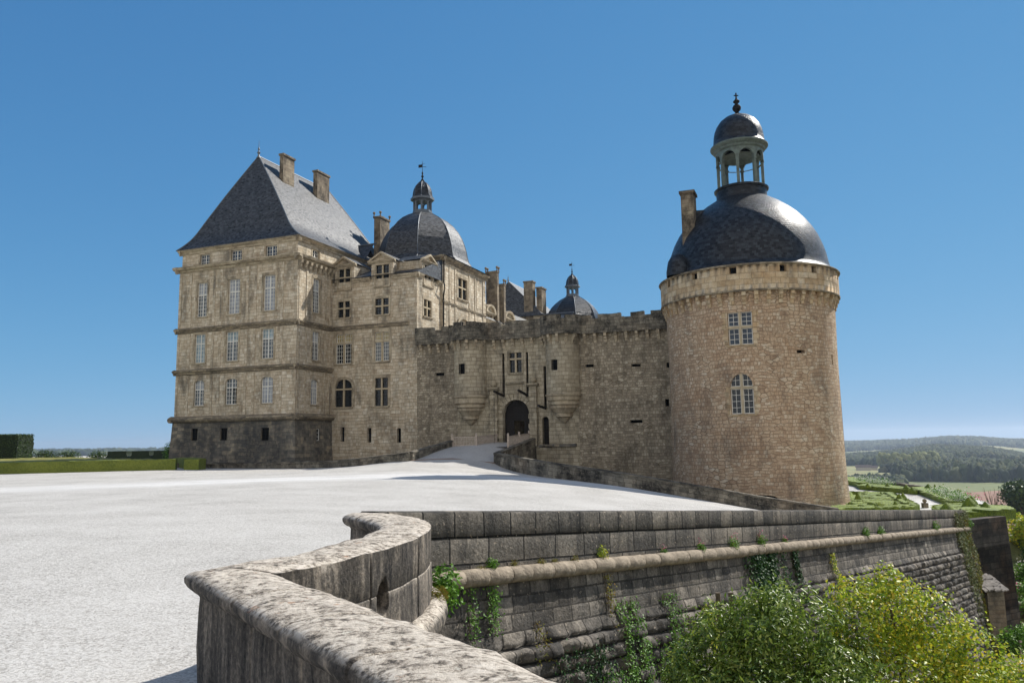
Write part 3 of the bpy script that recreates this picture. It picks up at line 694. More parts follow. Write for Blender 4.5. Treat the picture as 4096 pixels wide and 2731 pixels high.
DP = [(5.9, 22.75), (5.55, 23.3), (5.4, 23.9), (5.28, 24.6), (5.05, 25.4), (4.75, 26.2), (4.3, 27.0), (3.7, 27.75), (2.95, 28.4), (2.1, 28.9), (1.25, 29.3)]
dr = octdome('dome', M['slate'], dom, CF, 4.9, 17.2, DP, sq=(6.2, 22.38, 5.9, 22.76))
lantern(dr, CF, 4.9, 17.2, 29.22)

# ---- curtain wall with gatehouse ----
cur = cthing('curtain_wall', 'grey crenellated rubble curtain wall carrying machicolations, with a gate between two corbelled turrets', 'castle wall', 21, 8.5, 0)
SL = [(12.44, 13.44, 8.6, 8.9), (28.14, 28.93, 8.68, 8.96), (32.48, 33.32, 8.52, 8.76), (27.0, 28.2, 3.62, 3.92), (32.2, 33.3, 3.45, 3.72)]
m = MB()
wall(m, F6, 10.35, 14.9, -9, 13.1, SL[:1]); wall(m, F6, 27.4, 38.5, -9, 13.1, SL[1:3] + [(35.65, 35.95, 8.3, 8.75), (35.4, 35.75, 4.85, 5.5), SL[4]])
m.build('rubble_wall', M['rubble'], cur)
m = MB()
GH = [(20.51, 21.78, 8.55, 10.45), (19.72, 19.98, 6.3, 10.46), (22.2, 22.45, 6.22, 10.44), (23.98, 24.24, 4.95, 8.98), (19.78, 22.46, 1.75, 5.92, 1.34), (23.75, 24.42, 1.62, 4.24, .3), (18.0, 18.9, 2.35, 2.6)]
wall(m, F6, 14.9, 27.4, -9, 13.1, GH, depth=.6)
gw = m.build('gate_wall', M['gatestone'], cur)
for a, b, z0, z1, *r in SL + GH[1:4] + GH[6:]: dark(cur, F6, a, b, z0, z1)
dark(cur, F6, 35.6, 36, 8.25, 8.8); dark(cur, F6, 35.35, 35.8, 4.8, 5.55)
surr(cur, F6, 20.51, 21.78, 8.55, 10.45, .2, .04, so=.14, sh=.18, mat='gatestone')
m = MB()
for k in range(13):                                        # voussoirs
    a0, a1 = math.pi * k / 13 + .015, math.pi * (k + 1) / 13 - .015; rr = 1.85 if k % 2 else 2.0
    P = lambda an, r, d: F6(21.12 + r * math.cos(an), d, 4.58 + r * math.sin(an))
    m.face([P(a0, 1.36, .09), P(a1, 1.36, .09), P(a1, rr, .09), P(a0, rr, .09)])
    for u_, v_ in (((a0, 1.36), (a1, 1.36)), ((a1, 1.36), (a1, rr)), ((a1, rr), (a0, rr)), ((a0, rr), (a0, 1.36))): m.face([P(*u_, .09), P(*v_, .09), P(*v_, -.02), P(*u_, -.02)])
for x0, x1 in ((19.35, 19.76), (22.5, 22.9)):
    for i in range(6): m.box(F6, x0 - (.1 if i % 2 else 0), x1 + (0 if i % 2 else 0), -.02, .09, 1.8 + i * .46, 2.22 + i * .46)
m.build('arch_surround', M['gatestone'], cur)
m = MB()                                                    # blank panel over the door
m.box(F6, 20.3, 21.8, -.02, .08, 6.55, 7.35); m.box(F6, 20.6, 21.5, .08, .12, 6.65, 7.2); m.extrude(F6, 20.1, 21.95, [(-.02, 7.35), (.2, 7.42), (.3, 7.55), (.1, 7.66), (-.02, 7.7)])
m.build('stone_panel', M['gatestone'], cur)
for x0, zt in ((18.9, 6.95), (22.95, 7.2)):                 # rusticated pillars with balls
    m = MB()
    for i in range(11): m.box(F6, x0 - .34 - (.05 if i % 2 else 0), x0 + .34 + (.05 if i % 2 else 0), -.02, .3 + (.05 if i % 2 else 0), 1.5 + i * (zt - 1.5) / 11, 1.5 + (i + 1) * (zt - 1.5) / 11 - .02)
    m.extrude(F6, x0 - .55, x0 + .55, [(-.02, zt - .1), (.4, zt - .05), (.55, zt + .1), (.55, zt + .2), (-.02, zt + .22)])
    m.lathe(lambda x, y, z: F6(x0 + x, .25 + y, zt + .55 + z), [(0, -.36), (.15, -.34), (.2, -.28), (.3, -.15), (.33, 0), (.3, .16), (.18, .3), (0, .36)], 14)
    m.build('pillar', M['gatestone'], cur)
window(cur, F6, 20.51, 21.78, 8.57, 10.45, 4, 4, 'gdark', None, 'iron', cross=9.85, fw=.03, depth=.3)
# doors
m = MB(); D = lambda s, d, z: CF(s, 6.5 - d, z)
wall(m, D, 19.75, 22.5, 1.7, 5.95, [(20.7, 21.76, 1.8, 3.93)], depth=.12)
for i in range(9):
    x = 19.85 + i * .31; m.box(D, x - .012, x + .012, 0, .015, 3.97, 5.9)
for z in (4.2, 4.9, 5.5): m.box(D, 19.8, 22.44, 0, .03, z, z + .07)
dr_ = m.build('gate_door', M['darkwood'], cur)
q = MB()
for i in range(8):
    for j in range(13):
        x, z = 19.95 + i * .31, 1.95 + j * .31
        if 20.6 < x < 21.86 and z < 4: continue
        q.box(D, x - .03, x + .03, .0, .04, z - .03, z + .03)
q.build('door_stud', M['iron'], dr_)
m = MB(); m.box(D, 23.7, 24.45, -.1, 0, 1.6, 4.3); pd = m.build('postern_door', M['darkwood'], cur)
q = MB()
for i in range(9): q.box(D, 23.72, 24.44, 0, .02, 1.75 + i * .3, 1.79 + i * .3)
q.build('iron_strap', M['iron'], pd)
# passage behind the wicket and courtyard
m = MB(); m.box(CF, 18.9, 19.2, 6.62, 12, 1.4, 7); m.box(CF, 23.1, 23.4, 6.62, 12, 1.4, 7); m.box(CF, 18.9, 23.4, 6.62, 12, 6.2, 6.6); wall(m, front(12), 18.9, 23.4, 1.4, 6.6, [(21.75, 22.6, 1.86, 5)]); m.build('passage', M['gatestone'], cur)
# drawbridge arms and chains
def arm(z, u, L, lift, name='drawbridge_arm', du=-.02):
    m = MB(); P0 = F6(u, -.3, z); P1 = F6(u + du, L, z + lift); m.tube([P0, P1], [.14, .12], 8); return m.build(name, M['darkwood'], cur), P1
def chain(p, z1, o):
    m = MB(); n = int((p.z - z1) / .16)
    for i in range(n):
        z = p.z - .1 - i * .16
        if i % 2: m.tube([(p.x - .04, p.y, z), (p.x - .04, p.y, z - .14), (p.x + .04, p.y, z - .14), (p.x + .04, p.y, z), (p.x - .04, p.y, z)], .014, 4)
        else: m.tube([(p.x, p.y - .04, z), (p.x, p.y - .04, z - .14), (p.x, p.y + .04, z - .14), (p.x, p.y + .04, z), (p.x, p.y - .04, z)], .014, 4)
    m.build('chain', M['iron'], o)
for u, z, L, lift, zz in ((19.85, 6.3, 2.3, .35, 1.75), (22.32, 6.25, 2.3, .4, 5.6), (24.1, 5.0, 1.9, .2, 1.2)):
    o, p = arm(z, u, L, lift); chain(p, zz, o)
# corner turrets on moulded bases
def turret(cx, rad, zb, ztop, win_a, wz):
    T = lambda x, y, z: CF(cx + x, 6 + y, z)
    m = MB(); mpc = cyl(0, 0, rad, T); s0, s1 = -math.pi / 2 * rad - .1, math.pi / 2 * rad + .1
    a, b = win_a; wall(m, mpc, s0, s1, zb, ztop, [(a, b, wz[0], wz[1])], sb=[s0 + (s1 - s0) * i / 28 for i in range(29)], depth=.3, uo=cx)
    t = m.build('turret', M['gatestone'], cur, smooth=25)
    q = MB(); q.face([mpc(a, -.28, wz[0]), mpc(b, -.28, wz[0]), mpc(b, -.28, wz[1]), mpc(a, -.28, wz[1])])
    q.build('dark_opening', M['black'], t)
    g = MB()
    for i in range(1, 5): x = a + (b - a) * i / 5; g.tube([mpc(x, -.02, wz[0]), mpc(x, -.02, wz[1])], .02, 4)
    for i in range(1, 5): z = wz[0] + (wz[1] - wz[0]) * i / 5; g.tube([mpc(a, -.02, z), mpc(b, -.02, z)], .018, 4)
    g.build('window_grille', M['iron'], t)
    c = MB(); h = zb - 3.55
    pr = [(.05, zb - h), (.18, zb - h + .1), (.4, zb - h + .25), (.5, zb - h + .5), (.8, zb - h + .62), (.82, zb - h + .82), (.78, zb - h + .9), (1.05, zb - h + 1.1), (1.15, zb - h + 1.3), (1.32, zb - h + 1.42), (1.34, zb - h + 1.62), (1.5, zb - h + 1.75), (1.52, zb - h + 1.95), (1.42, zb - h + 2.0), (rad * .97, zb - h + 2.15), (rad * .99, zb - .25), (rad + .12, zb - .14), (rad + .14, zb - .02), (rad, zb + .04)]
    c.lathe(T, pr, 28, math.pi, 2 * math.pi, ur=rad); c.build('corbel_base', M['trim'], t, smooth=35)
turret(16.4, 1.68, 6.4, 12.6, (-.62, .1), (8.5, 9.5)); turret(25.98, 1.62, 6.25, 12.6, (-.75, -.05), (8.42, 9.42))
# machicolated parapet
def arc(cx, rr, n=14): return [(cx - rr * math.cos(math.pi * i / n), 6 - (.0) - rr * math.sin(math.pi * i / n)) for i in range(n + 1)]
OUT = .48
path = [(10.35, 6 - OUT), (16.4 - 2.1, 6 - OUT)] + [p for p in arc(16.4, 2.18) if p[1] < 6 - OUT] + [(16.4 + 2.1, 6 - OUT), (25.98 - 2.05, 6 - OUT)] + [p for p in arc(25.98, 2.12) if p[1] < 6 - OUT] + [(25.98 + 2.05, 6 - OUT), (37.6, 6 - OUT)]
dense = []
for (x0, y0), (x1, y1) in zip(path, path[1:]):
    n = max(1, int(math.hypot(x1 - x0, y1 - y0) / .3))
    dense += [(x0 + (x1 - x0) * i / n, y0 + (y1 - y0) * i / n) for i in range(n)]
dense.append(path[-1])
MER = [(10.3, 12.6), (13.35, 14.5), (15.4, 16.35), (17.1, 19.75), (20.25, 24.55), (24.95, 26.28), (26.8, 29.1), (29.67, 31.83), (32.54, 33.86), (34.48, 38)]
def ptop(u):
    for a, b in MER:
        if a <= u < b: return 13.5 + .03 * math.sin(u * 3) + (.05 if 14.5 < u < 16.4 or 24 < u < 27 else 0)
    return 13.13 + .04 * math.sin(u * 5)
m = MB(); L = 0; zb = 11.78
for i, ((x0, y0), (x1, y1)) in enumerate(zip(dense, dense[1:])):
    dl = math.hypot(x1 - x0, y1 - y0); nx, ny = (y1 - y0) / dl, -(x1 - x0) / dl; th = .42
    zt = ptop((x0 + x1) / 2); ztp = ptop((dense[i - 1][0] + x0) / 2) if i else 0
    P = lambda x, y, o, z: CF(x - nx * o, y - ny * o, z)
    wv = .03 * math.sin(L * 1.7)
    m.face([P(x0, y0, 0, zb), P(x1, y1, 0, zb), P(x1, y1, 0, zt), P(x0, y0, 0, zt)], [(L, zb), (L + dl, zb), (L + dl, zt), (L, zt)])
    m.face([P(x0, y0, th, zb), P(x1, y1, th, zb), P(x1, y1, th, zt), P(x0, y0, th, zt)], [(L, zb), (L + dl, zb), (L + dl, zt), (L, zt)])
    m.face([P(x0, y0, -.02, zt), P(x1, y1, -.02, zt), P(x1, y1, th, zt), P(x0, y0, th, zt)], [(L, 0), (L + dl, 0), (L + dl, .4), (L, .4)])
    m.face([P(x0, y0, 0, zb), P(x1, y1, 0, zb), P(x1, y1, .7, zb), P(x0, y0, .7, zb)], [(L, 0), (L + dl, 0), (L + dl, .4), (L, .4)])
    if i and abs(zt - ztp) > .05: m.face([P(x0, y0, -.01, min(zt, ztp)), P(x0, y0, th, min(zt, ztp)), P(x0, y0, th, max(zt, ztp)), P(x0, y0, -.01, max(zt, ztp))], [(0, 13), (.4, 13), (.4, 13.4), (0, 13.4)])
    L += dl
m.build('parapet', M['parapet'], cur)
def corbel_at(parent, x, y, nx, ny, z1, h, out, wd, f=CF, mat='trim'):
    """outward normal nx,ny; stepped bracket"""
    mp = lambda s, d, z: f(x - ny * s + nx * d, y + nx * s + ny * d, z)
    m = MB(); m.extrude(mp, -wd / 2, wd / 2, [(-.3, z1 - h), (.06, z1 - h), (.1, z1 - h * .72), (out * .45, z1 - h * .66), (out * .5, z1 - h * .4), (out * .78, z1 - h * .34), (out * .82, z1 - h * .04), (out, z1), (-.3, z1)])
    m.build('corbel', M[mat], parent)
L = 0; nxt = .55
for (x0, y0), (x1, y1) in zip(dense, dense[1:]):
    dl = math.hypot(x1 - x0, y1 - y0); nx, ny = (y1 - y0) / dl, -(x1 - x0) / dl
    while nxt < L + dl:
        t = (nxt - L) / dl; x, y = x0 + (x1 - x0) * t - nx * .46, y0 + (y1 - y0) * t - ny * .46
        corbel_at(cur, x, y, nx, ny, zb + .01, .85, .46, .26); nxt += .98
    L += dl
# interior side of the curtain, keeps daylight out of the slits
m = MB(); wall(m, front(7.3), 10.6, 38, 3, 12.6, [(19.2, 23.1, 3, 6.3)]); m.box(CF, 10.6, 38, 6.05, 7.3, 12.3, 12.6); m.build('wall_walk', M['rubble'], cur)

# ---- round tower ----
tow = thing('round_tower', 'big round tower of tan rubble stone under a slate dome with a green open lantern', 'tower', (TWX, TWY, -4))
def trad(z):
    K = [(-9, 7.5), (-4, 7.15), (-3.3, 7.1), (-3.1, 6.9), (-1.5, 6.82), (.5, 6.76), (4, 6.72), (9, 6.72), (12, 6.78), (13.2, 6.8)]
    return float(np.interp(z, [k[0] for k in K], [k[1] for k in K]))
def TM(s, d, z): a = s / 6.75; r = trad(z) + d; return Vector((TWX + r * math.sin(a), TWY - r * math.cos(a), z))
S_ = lambda deg: R(deg) * 6.75
NB = 144
m = MB()
TH_ = [(S_(-30.6), S_(-15.2), 9.0, 11.5), (S_(-31.2), S_(-16.8), 3.76, 6.8, 1.0), (S_(12.5), S_(18.5), 8.25, 8.5), (S_(-26), S_(-5), -2.75, -2.2, .3), (S_(45.5), S_(48), 7.5, 8.3)]
wall(m, TM, S_(-180), S_(180), -9, 13.2, TH_, sb=[S_(-180 + 360 * i / NB) for i in range(NB + 1)], zs=(-4, -3.3, -3.1, -1.5, .5, 4, 7, 9, 12), depth=.45)
m.build('shaft', M['tower'], tow, smooth=20)
for a, b, z0, z1, *r in TH_[2:]: dark(tow, TM, a, b, z0, z1, -.43)
for h_, n_ in ((TH_[0], 6), (TH_[1], 5)):
    m = MB(); sill(m, TM, h_[0], h_[1], h_[2], .12, .16); m.build('sill', M['towertop'], tow)
    for a, b in ((h_[0] - .02, h_[0] - .3), (h_[1] + .02, h_[1] + .3)):
        for i in range(n_): m = MB(); m.box(TM, min(a, b) - (.15 if i % 2 and a > b else 0), max(a, b) + (.15 if i % 2 and a < b else 0), -.02, .025, h_[2] + i * .43, h_[2] + .4 + i * .43); m.build('jamb_stone', M['towertop'], tow)
window(tow, TM, TH_[0][0], TH_[0][1], 9.02, 11.5, 4, 6, 'gblue', cross=10.35, depth=.25); window(tow, TM, TH_[1][0], TH_[1][1], 3.78, 6.8, 4, 7, 'gdark', cross=5.75, depth=.25)
TP = lambda s, d, z: Vector((TWX + (7.18 + d) * math.sin(s / 7.18), TWY - (7.18 + d) * math.cos(s / 7.18), z)); SP = lambda deg: R(deg) * 7.18
m = MB(); holes = [(SP(c - 2.1), SP(c + 2.1), 14.42, 14.95) for c in (-76, -50.3, -25, 4.7, 26.6, 59.3, 90, 120, 150)]
wall(m, TP, SP(-180), SP(180), 13.05, 15.02, holes, sb=[SP(-180 + 360 * i / NB) for i in range(NB + 1)], depth=.4, zs=(13.9,))
m.face([TP(SP(i * 5), 0, 13.05) for i in range(72)]); m.face([TP(SP(i * 5), 0, 15.02) for i in range(72)])
m.build('parapet', M['towertop'], tow, smooth=20)
for a, b, z0, z1 in holes: dark(tow, TP, a, b, z0, z1, -.38)
m = MB(); m.lathe(lambda x, y, z: Vector((TWX + x, TWY + y, z)), [(7.1, 14.98), (7.3, 15.0), (7.34, 15.08), (7.3, 15.14), (6.7, 15.2)], 96); m.build('coping', M['trimdark'], tow, smooth=40)
m = MB(); m.lathe(lambda x, y, z: Vector((TWX + x, TWY + y, z)), [(7.15, 13.0), (7.22, 13.02), (7.24, 13.12), (7.17, 13.16)], 96); m.build('string_course', M['trimdark'], tow, smooth=40)
for i in range(48):
    a = R(-180 + i * 7.5 + 3)
    corbel_at(tow, TWX + 6.8 * math.sin(a), TWY - 6.8 * math.cos(a), math.sin(a), -math.cos(a), 13.06, 1.0, .4, .3, W, 'towertop')
TD = [(7.12, 15.18), (6.85, 15.32), (6.66, 15.6), (6.55, 16.1), (6.4, 16.9), (6.2, 17.6), (5.9, 18.4), (5.5, 19.15), (5.05, 19.8), (4.5, 20.45), (3.9, 21.0), (3.2, 21.55), (2.5, 22.0), (2.15, 22.2)]
m = MB(); m.lathe(lambda x, y, z: Vector((TWX + x, TWY + y, z)), TD, 96); tr = m.build('dome', M['slate2'], tow, smooth=40)
LX = lambda x, y, z: Vector((TWX - .02 + x, TWY + y, z))
m = MB(); m.lathe(LX, [(2.1, 21.9), (2.1, 22.95), (2.25, 23.0), (2.28, 23.12), (2.15, 23.2), (1.9, 23.24), (0, 23.24)], 64); lt = m.build('lantern', M['slate2'], tr, smooth=35)
for k in range(8):
    a = R(22.5 + 45 * k); m = MB(); c_, s_ = math.cos(a), math.sin(a)
    m.box(lambda t, r, z: LX((1.84 + r) * s_ + t * c_, (1.84 + r) * c_ - t * s_, z), -.115, .115, -.12, .12, 23.2, 25.9)
    m.box(lambda t, r, z: LX((1.84 + r) * s_ + t * c_, (1.84 + r) * c_ - t * s_, z), -.16, .16, -.16, .16, 25.35, 25.48)
    m.build('column', M['copper'], lt)
m = MB(); LM = cyl(TWX - .02, TWY, 1.98)
for k in range(8):
    ac = 45 * k
    wall(m, LM, R(ac - 22.5) * 1.98, R(ac + 22.5) * 1.98, 25.4, 26.6, [(R(ac - 19) * 1.98, R(ac + 19) * 1.98, 25.4, 26.2, .72)], depth=.22, sb=[R(ac - 22.5 + 4.5 * j) * 1.98 for j in range(11)])
m.lathe(LX, [(1.72, 25.95), (1.0, 26.3), (0, 26.4)], 32)
m.lathe(LX, [(1.98, 26.4), (2.12, 26.5), (2.16, 26.66), (2.32, 26.74), (2.42, 26.86), (2.42, 26.96), (2.2, 27.1)], 64)
m.build('arcade', M['copper'], lt, smooth=30)
m = MB(); m.lathe(LX, [(2.3, 27.05), (2.16, 27.25), (2.12, 27.6), (2.08, 28.0), (2.0, 28.4), (1.82, 28.85), (1.5, 29.3), (1.1, 29.62), (.6, 29.85), (.3, 29.93)], 64); cu = m.build('cupola', M['slate2'], lt, smooth=40)
m = MB(); m.lathe(LX, [(.3, 29.9), (.34, 30.0), (.14, 30.1), (.16, 30.2), (.34, 30.4), (.38, 30.6), (.28, 30.8), (.14, 30.9), (.14, 31.0), (.27, 31.1), (.28, 31.2), (.12, 31.35), (.07, 31.5), (.06, 31.95), (0, 32.0)], 16)
m.box(LX, -.2, .2, -.03, .03, 31.68, 31.76); m.build('finial', M['iron'], cu, smooth=40)
f_ = lambda x, y, z: Vector((TWX - 5.0 + x * cT + y * sT, TWY - 1.6 - x * sT + y * cT, z))
m = MB(); m.box(f_, -.52, .52, -.75, .75, 17.0, 22.2); m.box(f_, -.64, .64, -.87, .87, 22.2, 22.42); m.build('chimney', M['chim'], tr)
m = MB(); g_ = [(TWX - 4.7, TWY - 1.6), (TWX - 4.5, TWY - .5), (TWX - 1.8, TWY - .3), (TWX - 1.8, TWY - 1.2)]
m.prism(g_, 18.5, [20.9, 20.9, 21.2, 21.2]); m.build('saddle_roof', M['slate2'], tr)
m = MB(); m.lathe(lambda x, y, z: Vector((TWX - 6.35 + x, TWY - 2.6 + y, z)), [(.95, 15.1), (.95, 15.5), (.8, 16.3), (.5, 16.8), (.1, 17.0)], 20); m.build('eaves_turret', M['slate2'], tr, smooth=40)
m = MB(); m.tube([TM(S_(84), .15, 12), TM(S_(84), .15, -3)], .06, 6)
m.build('drainpipe', M['iron'], tow)

# ---- buildings behind the curtain ----
fw = cthing('courtyard_wing', 'sunlit stone wing with round-pedimented dormers and tall chimneys, behind the battlements', 'building', 5, 34, 8)
E9 = east(9.6)
m = MB(); wall(m, E9, 23.1, 48, 4, 17.3, [(25.6, 27.4, 12.6, 15.4), (31, 33, 12.6, 15.4)]); wall(m, back(48), -2, 9.6, 4, 17.3); m.build('wall', M['ashlar'], fw)
m = MB(); band(m, E9, 23.1, 48, [(0, 16.9), (.2, 17.05), (.35, 17.3), (0, 17.4)]); m.build('cornice', M['trim'], fw)
m = MB()
m.face([CF(9.9, 23.1, 17.35), CF(9.9, 29.6, 17.35), CF(4.6, 25.2, 23.3), CF(4.6, 23.1, 23.3)]); m.face([CF(-1, 23.1, 17.35), CF(-1, 29.6, 17.35), CF(4.6, 25.2, 23.3), CF(4.6, 23.1, 23.3)]); m.face([CF(9.9, 29.6, 17.35), CF(-1, 29.6, 17.35), CF(4.6, 25.2, 23.3)])
m.face([CF(9.9, 23.1, 17.35), CF(9.9, 48, 17.35), CF(6.6, 48, 20.6), CF(6.6, 23.1, 20.6)]); m.face([CF(1, 23.1, 17.35), CF(1, 48, 17.35), CF(6.6, 48, 20.6), CF(6.6, 23.1, 20.6)])
fr = m.build('roof', M['slate'], fw)
chimney(fr, CF, 8.4, 10.0, 28.1, 28.7, 17.5, 23.9, pins=4, capo=.06); chimney(fr, CF, 8.7, 10.0, 30.4, 31.0, 17.5, 22.6, pins=4, capo=.06)
finial(fr, 4.6, 25.2, 23.2, .6, rod=.3)
for k, (y0, y1, zt) in enumerate(((25.0, 27.7, 19.0), (31.2, 34.4, 19.1), (36.6, 39.2, 18.2))):
    d = dormer(fw, east(9.62), y0, y1, 17.3, zt - .75, zt + .35, 0, 3.5, y0 + .55, y1 - .55, 15.8, zt - 1.0, arched=True)
    window(d, east(9.62), y0 + .55, y1 - .55, 15.82, zt - 1.0, 2, 4, 'gdark', None, 'winstone', cross=zt - 1.9)
    for s_ in (y0, y1):
        q = MB(); q.lathe(lambda x, y, z: CF(9.6 + x, s_ + y, zt - .6 + z), [(0, 0), (.2, 0), (.12, .3), (.22, .5), (.24, .7), (.1, .9), (0, 1.0)], 8); q.build('urn', M['chim'], d, smooth=50)
tp = cthing('north_pavilion', 'distant pavilion with a steep grey slate roof and two plain square chimneys', 'building', 3, 53, 8)
m = MB(); wall(m, front(50), -2, 8.6, 4, 21.6); wall(m, east(8.6), 50, 60, 4, 21.6); m.build('wall', M['ashlar'], tp)
nr = hiproof('roof', M['slate'], tp, -2.4, 9, 49.6, 62, 2.0, 2.3, 51.5, 62, 21.5, 6.2, prof=[(0, 0), (.1, .06), (1, 1)])
finial(nr, 2.1, 51.5, 27.5, .7, rod=.4)
m = MB(); m.tube([CF(2.15, 51.5, 27.72), CF(2.15, 62, 27.72)], .12, 5); m.build('ridge', M['lead'], nr)
chimney(nr, CF, 5.4, 6.9, 49.9, 51.2, 20, 27.0); chimney(nr, CF, 7.3, 8.2, 50.5, 52.6, 20, 26.0)
lw = cthing('link_range', 'low slate-roofed range joining the distant pavilion to the small domed tower', 'building', 10, 51, 8)
m = MB(); wall(m, front(49), 6.5, 13, 4, 19.9); m.build('wall', M['ashlar'], lw)
m = MB(); slope(m, 4.2, 13, 48.7, 52, 19.7, 21.9); slope(m, 4.2, 13, 55, 52, 19.7, 21.9); lr = m.build('roof', M['slate'], lw)
m = MB(); m.tube([CF(4.2, 52, 21.95), CF(13, 52, 21.95)], .12, 5); m.build('ridge', M['lead'], lr)
# small domed tower far behind (world position)
dt = thing('domed_tower', 'distant domed tower rising over the battlements, left of the round tower', 'tower', (10.15, 125, 8), -TH)
DF = lambda x, y, z: Vector((10.15 + x * cT + y * sT, 125 - x * sT + y * cT, z))
m = MB(); m.prism([(4.5 * math.cos(a), 4.5 * math.sin(a)) for a in OCT], 6, 21.3, DF); m.build('wall', M['ashlar'], dt)
d2r = octdome('dome', M['slate2'], dt, DF, 0, 0, [(4.9, 20.9), (4.62, 21.2), (4.5, 21.7), (4.3, 22.3), (3.95, 23.0), (3.45, 23.7), (2.85, 24.3), (2.1, 24.9), (1.2, 25.4)])
lantern(d2r, DF, 0, 0, 25.4, .88)
# ================================================================== GROUND, WALLS, GARDEN, LAND
CP = np.array([(0, 0, 0), (-3, 7, 0), (-1.9, 12.5, -.02), (2.5, 17.6, -.52), (9.1, 25, -1.3), (15.2, 32.6, -2.05), (21, 40, -2.8), (27.5, 48, -3.42), (-1.6, 64, .22), (7.4, 52, -1.15), (16.3, 50, -2.7), (20.6, 50, -3.3),
      (-8.4, 62, .55), (-5, 62, .45), (-3.5, 64.5, .85), (-2, 68.2, 1.45), (.4, 73.7, 1.8), (-5.6, 70.7, 1.58), (-25, 71.5, -.12), (-15.5, 66.5, 0), (-12.6, 64, .2), (-41, 62, 0), (-28, 66, 0), (-100, 150, .1), (-60, 110, 0),
      (-100, 50, 0), (-60, 10, 0), (-30, 20, 0), (-20, 40, 0), (5, -15, 0), (-10, 45, .05), (0, 42, -.25), (8, 40, -1.2), (-8, 55, .2), (25, 58, -3.45), (35, 62, -3.45), (42, 80, -3.45), (43, 100, -3.45), (30, 90, -3.45), (24, 54, -3.45), (-60, 190, 0), (-150, 20, 0), (-6, 24, 0), (-150, 160, 0)], dtype=float)
def tps(r2): return np.where(r2 > 1e-9, r2 * np.log(np.maximum(r2, 1e-9)), 0)
_n = len(CP); _K = tps(((CP[:, None, :2] - CP[None, :, :2]) ** 2).sum(-1) / 1e3) + np.eye(_n) * 1e-4; _P = np.hstack([np.ones((_n, 1)), CP[:, :2] / 30])
_A = np.block([[_K, _P], [_P.T, np.zeros((3, 3))]]); _w = np.linalg.solve(_A, np.concatenate([CP[:, 2], np.zeros(3)]))
def gz(X, Y):
    X = np.atleast_1d(np.asarray(X, float)); Y = np.atleast_1d(np.asarray(Y, float))
    r2 = ((X[..., None] - CP[:, 0]) ** 2 + (Y[..., None] - CP[:, 1]) ** 2) / 1e3
    z = tps(r2) @ _w[:_n] + _w[_n] + _w[_n + 1] * X / 30 + _w[_n + 2] * Y / 30
    gard = np.clip((X - 21) / 3, 0, 1) * np.clip((Y - 49) / 4, 0, 1)
    z = z * (1 - gard) + -3.45 * gard
    lf = np.clip((-X - 28) / 20, 0, 1); return z * (1 - lf)
def g1(x, y): return float(gz(x, y)[0])
def uvw(u, v): p = CF(u, v, 0); return (p.x, p.y)
# rampart frame
RA = Vector((-1.75, 12.6)); RD = (Vector((27.9, 48.4)) - RA).normalized(); RL = (Vector((27.9, 48.4)) - RA).length; RN = Vector((RD.y, -RD.x))
def rtop(t): return .93 - .0768 * t
def RP(t, d, z): p = RA + RD * t + RN * d; return Vector((p.x, p.y, rtop(t) + z))
court = [(-160, -30), (23, -30), (20, -25.2), (3.5, -2.2), (-.3, 3.6), (-2.55, 6.85), (-1.95, 7.6), (-1.5, 8.7), (-1.38, 10.2), (-1.75, 11.6), (-1.95, 12.7), (27.6, 48.6), (31.7, 50.9), (34.3, 55.5), (38, 63), (40.5, 72), (41.5, 80), (42, 105),
         (20, 115), (19.5, 71), (13.4, 61), (20, 56.8), (20.8, 50.3), (16.3, 50.5), (7.4, 52.4), (-1.4, 64.3), uvw(22.9, -.8), uvw(22.9, 6.7), uvw(19.1, 6.7), uvw(19.1, 1), uvw(16.8, 1), (-8.5, 62.4), (-12.7, 64.3), (-15.5, 66.7), (-25, 71.8), (-35, 74.5), (-42, 84), (-44, 180), (-160, 180)]
def inside(X, Y, poly):
    c = np.zeros(X.shape, bool); n = len(poly)
    for i in range(n):
        x0, y0 = poly[i]; x1, y1 = poly[(i + 1) % n]
        if y0 == y1: continue
        cond = ((y0 > Y) != (y1 > Y)) & (X < (x1 - x0) * (Y - y0) / (y1 - y0) + x0); c ^= cond
    return c
def zoned(lo, hi, fine):
    out = [lo]
    while out[-1] < hi: x = out[-1]; out.append(x + (fine if -20 < x < 45 else 1.2))
    return np.array(out)
gx = zoned(-160, 46, .33); gy = np.concatenate([np.arange(-30, -4, 1.5), np.arange(-4, 75, .33), np.arange(75, 181, 1.)])
GX, GY = np.meshgrid(gx, gy, indexing='ij'); GZ = gz(GX.ravel(), GY.ravel()).reshape(GX.shape)
cx_, cy_ = (GX[:-1, :-1] + GX[1:, 1:]) / 2, (GY[:-1, :-1] + GY[1:, 1:]) / 2
keep = inside(cx_, cy_, court)
idx = np.arange(GX.size).reshape(GX.shape)
fc = np.stack([idx[:-1, :-1][keep], idx[1:, :-1][keep], idx[1:, 1:][keep], idx[:-1, 1:][keep]], 1)
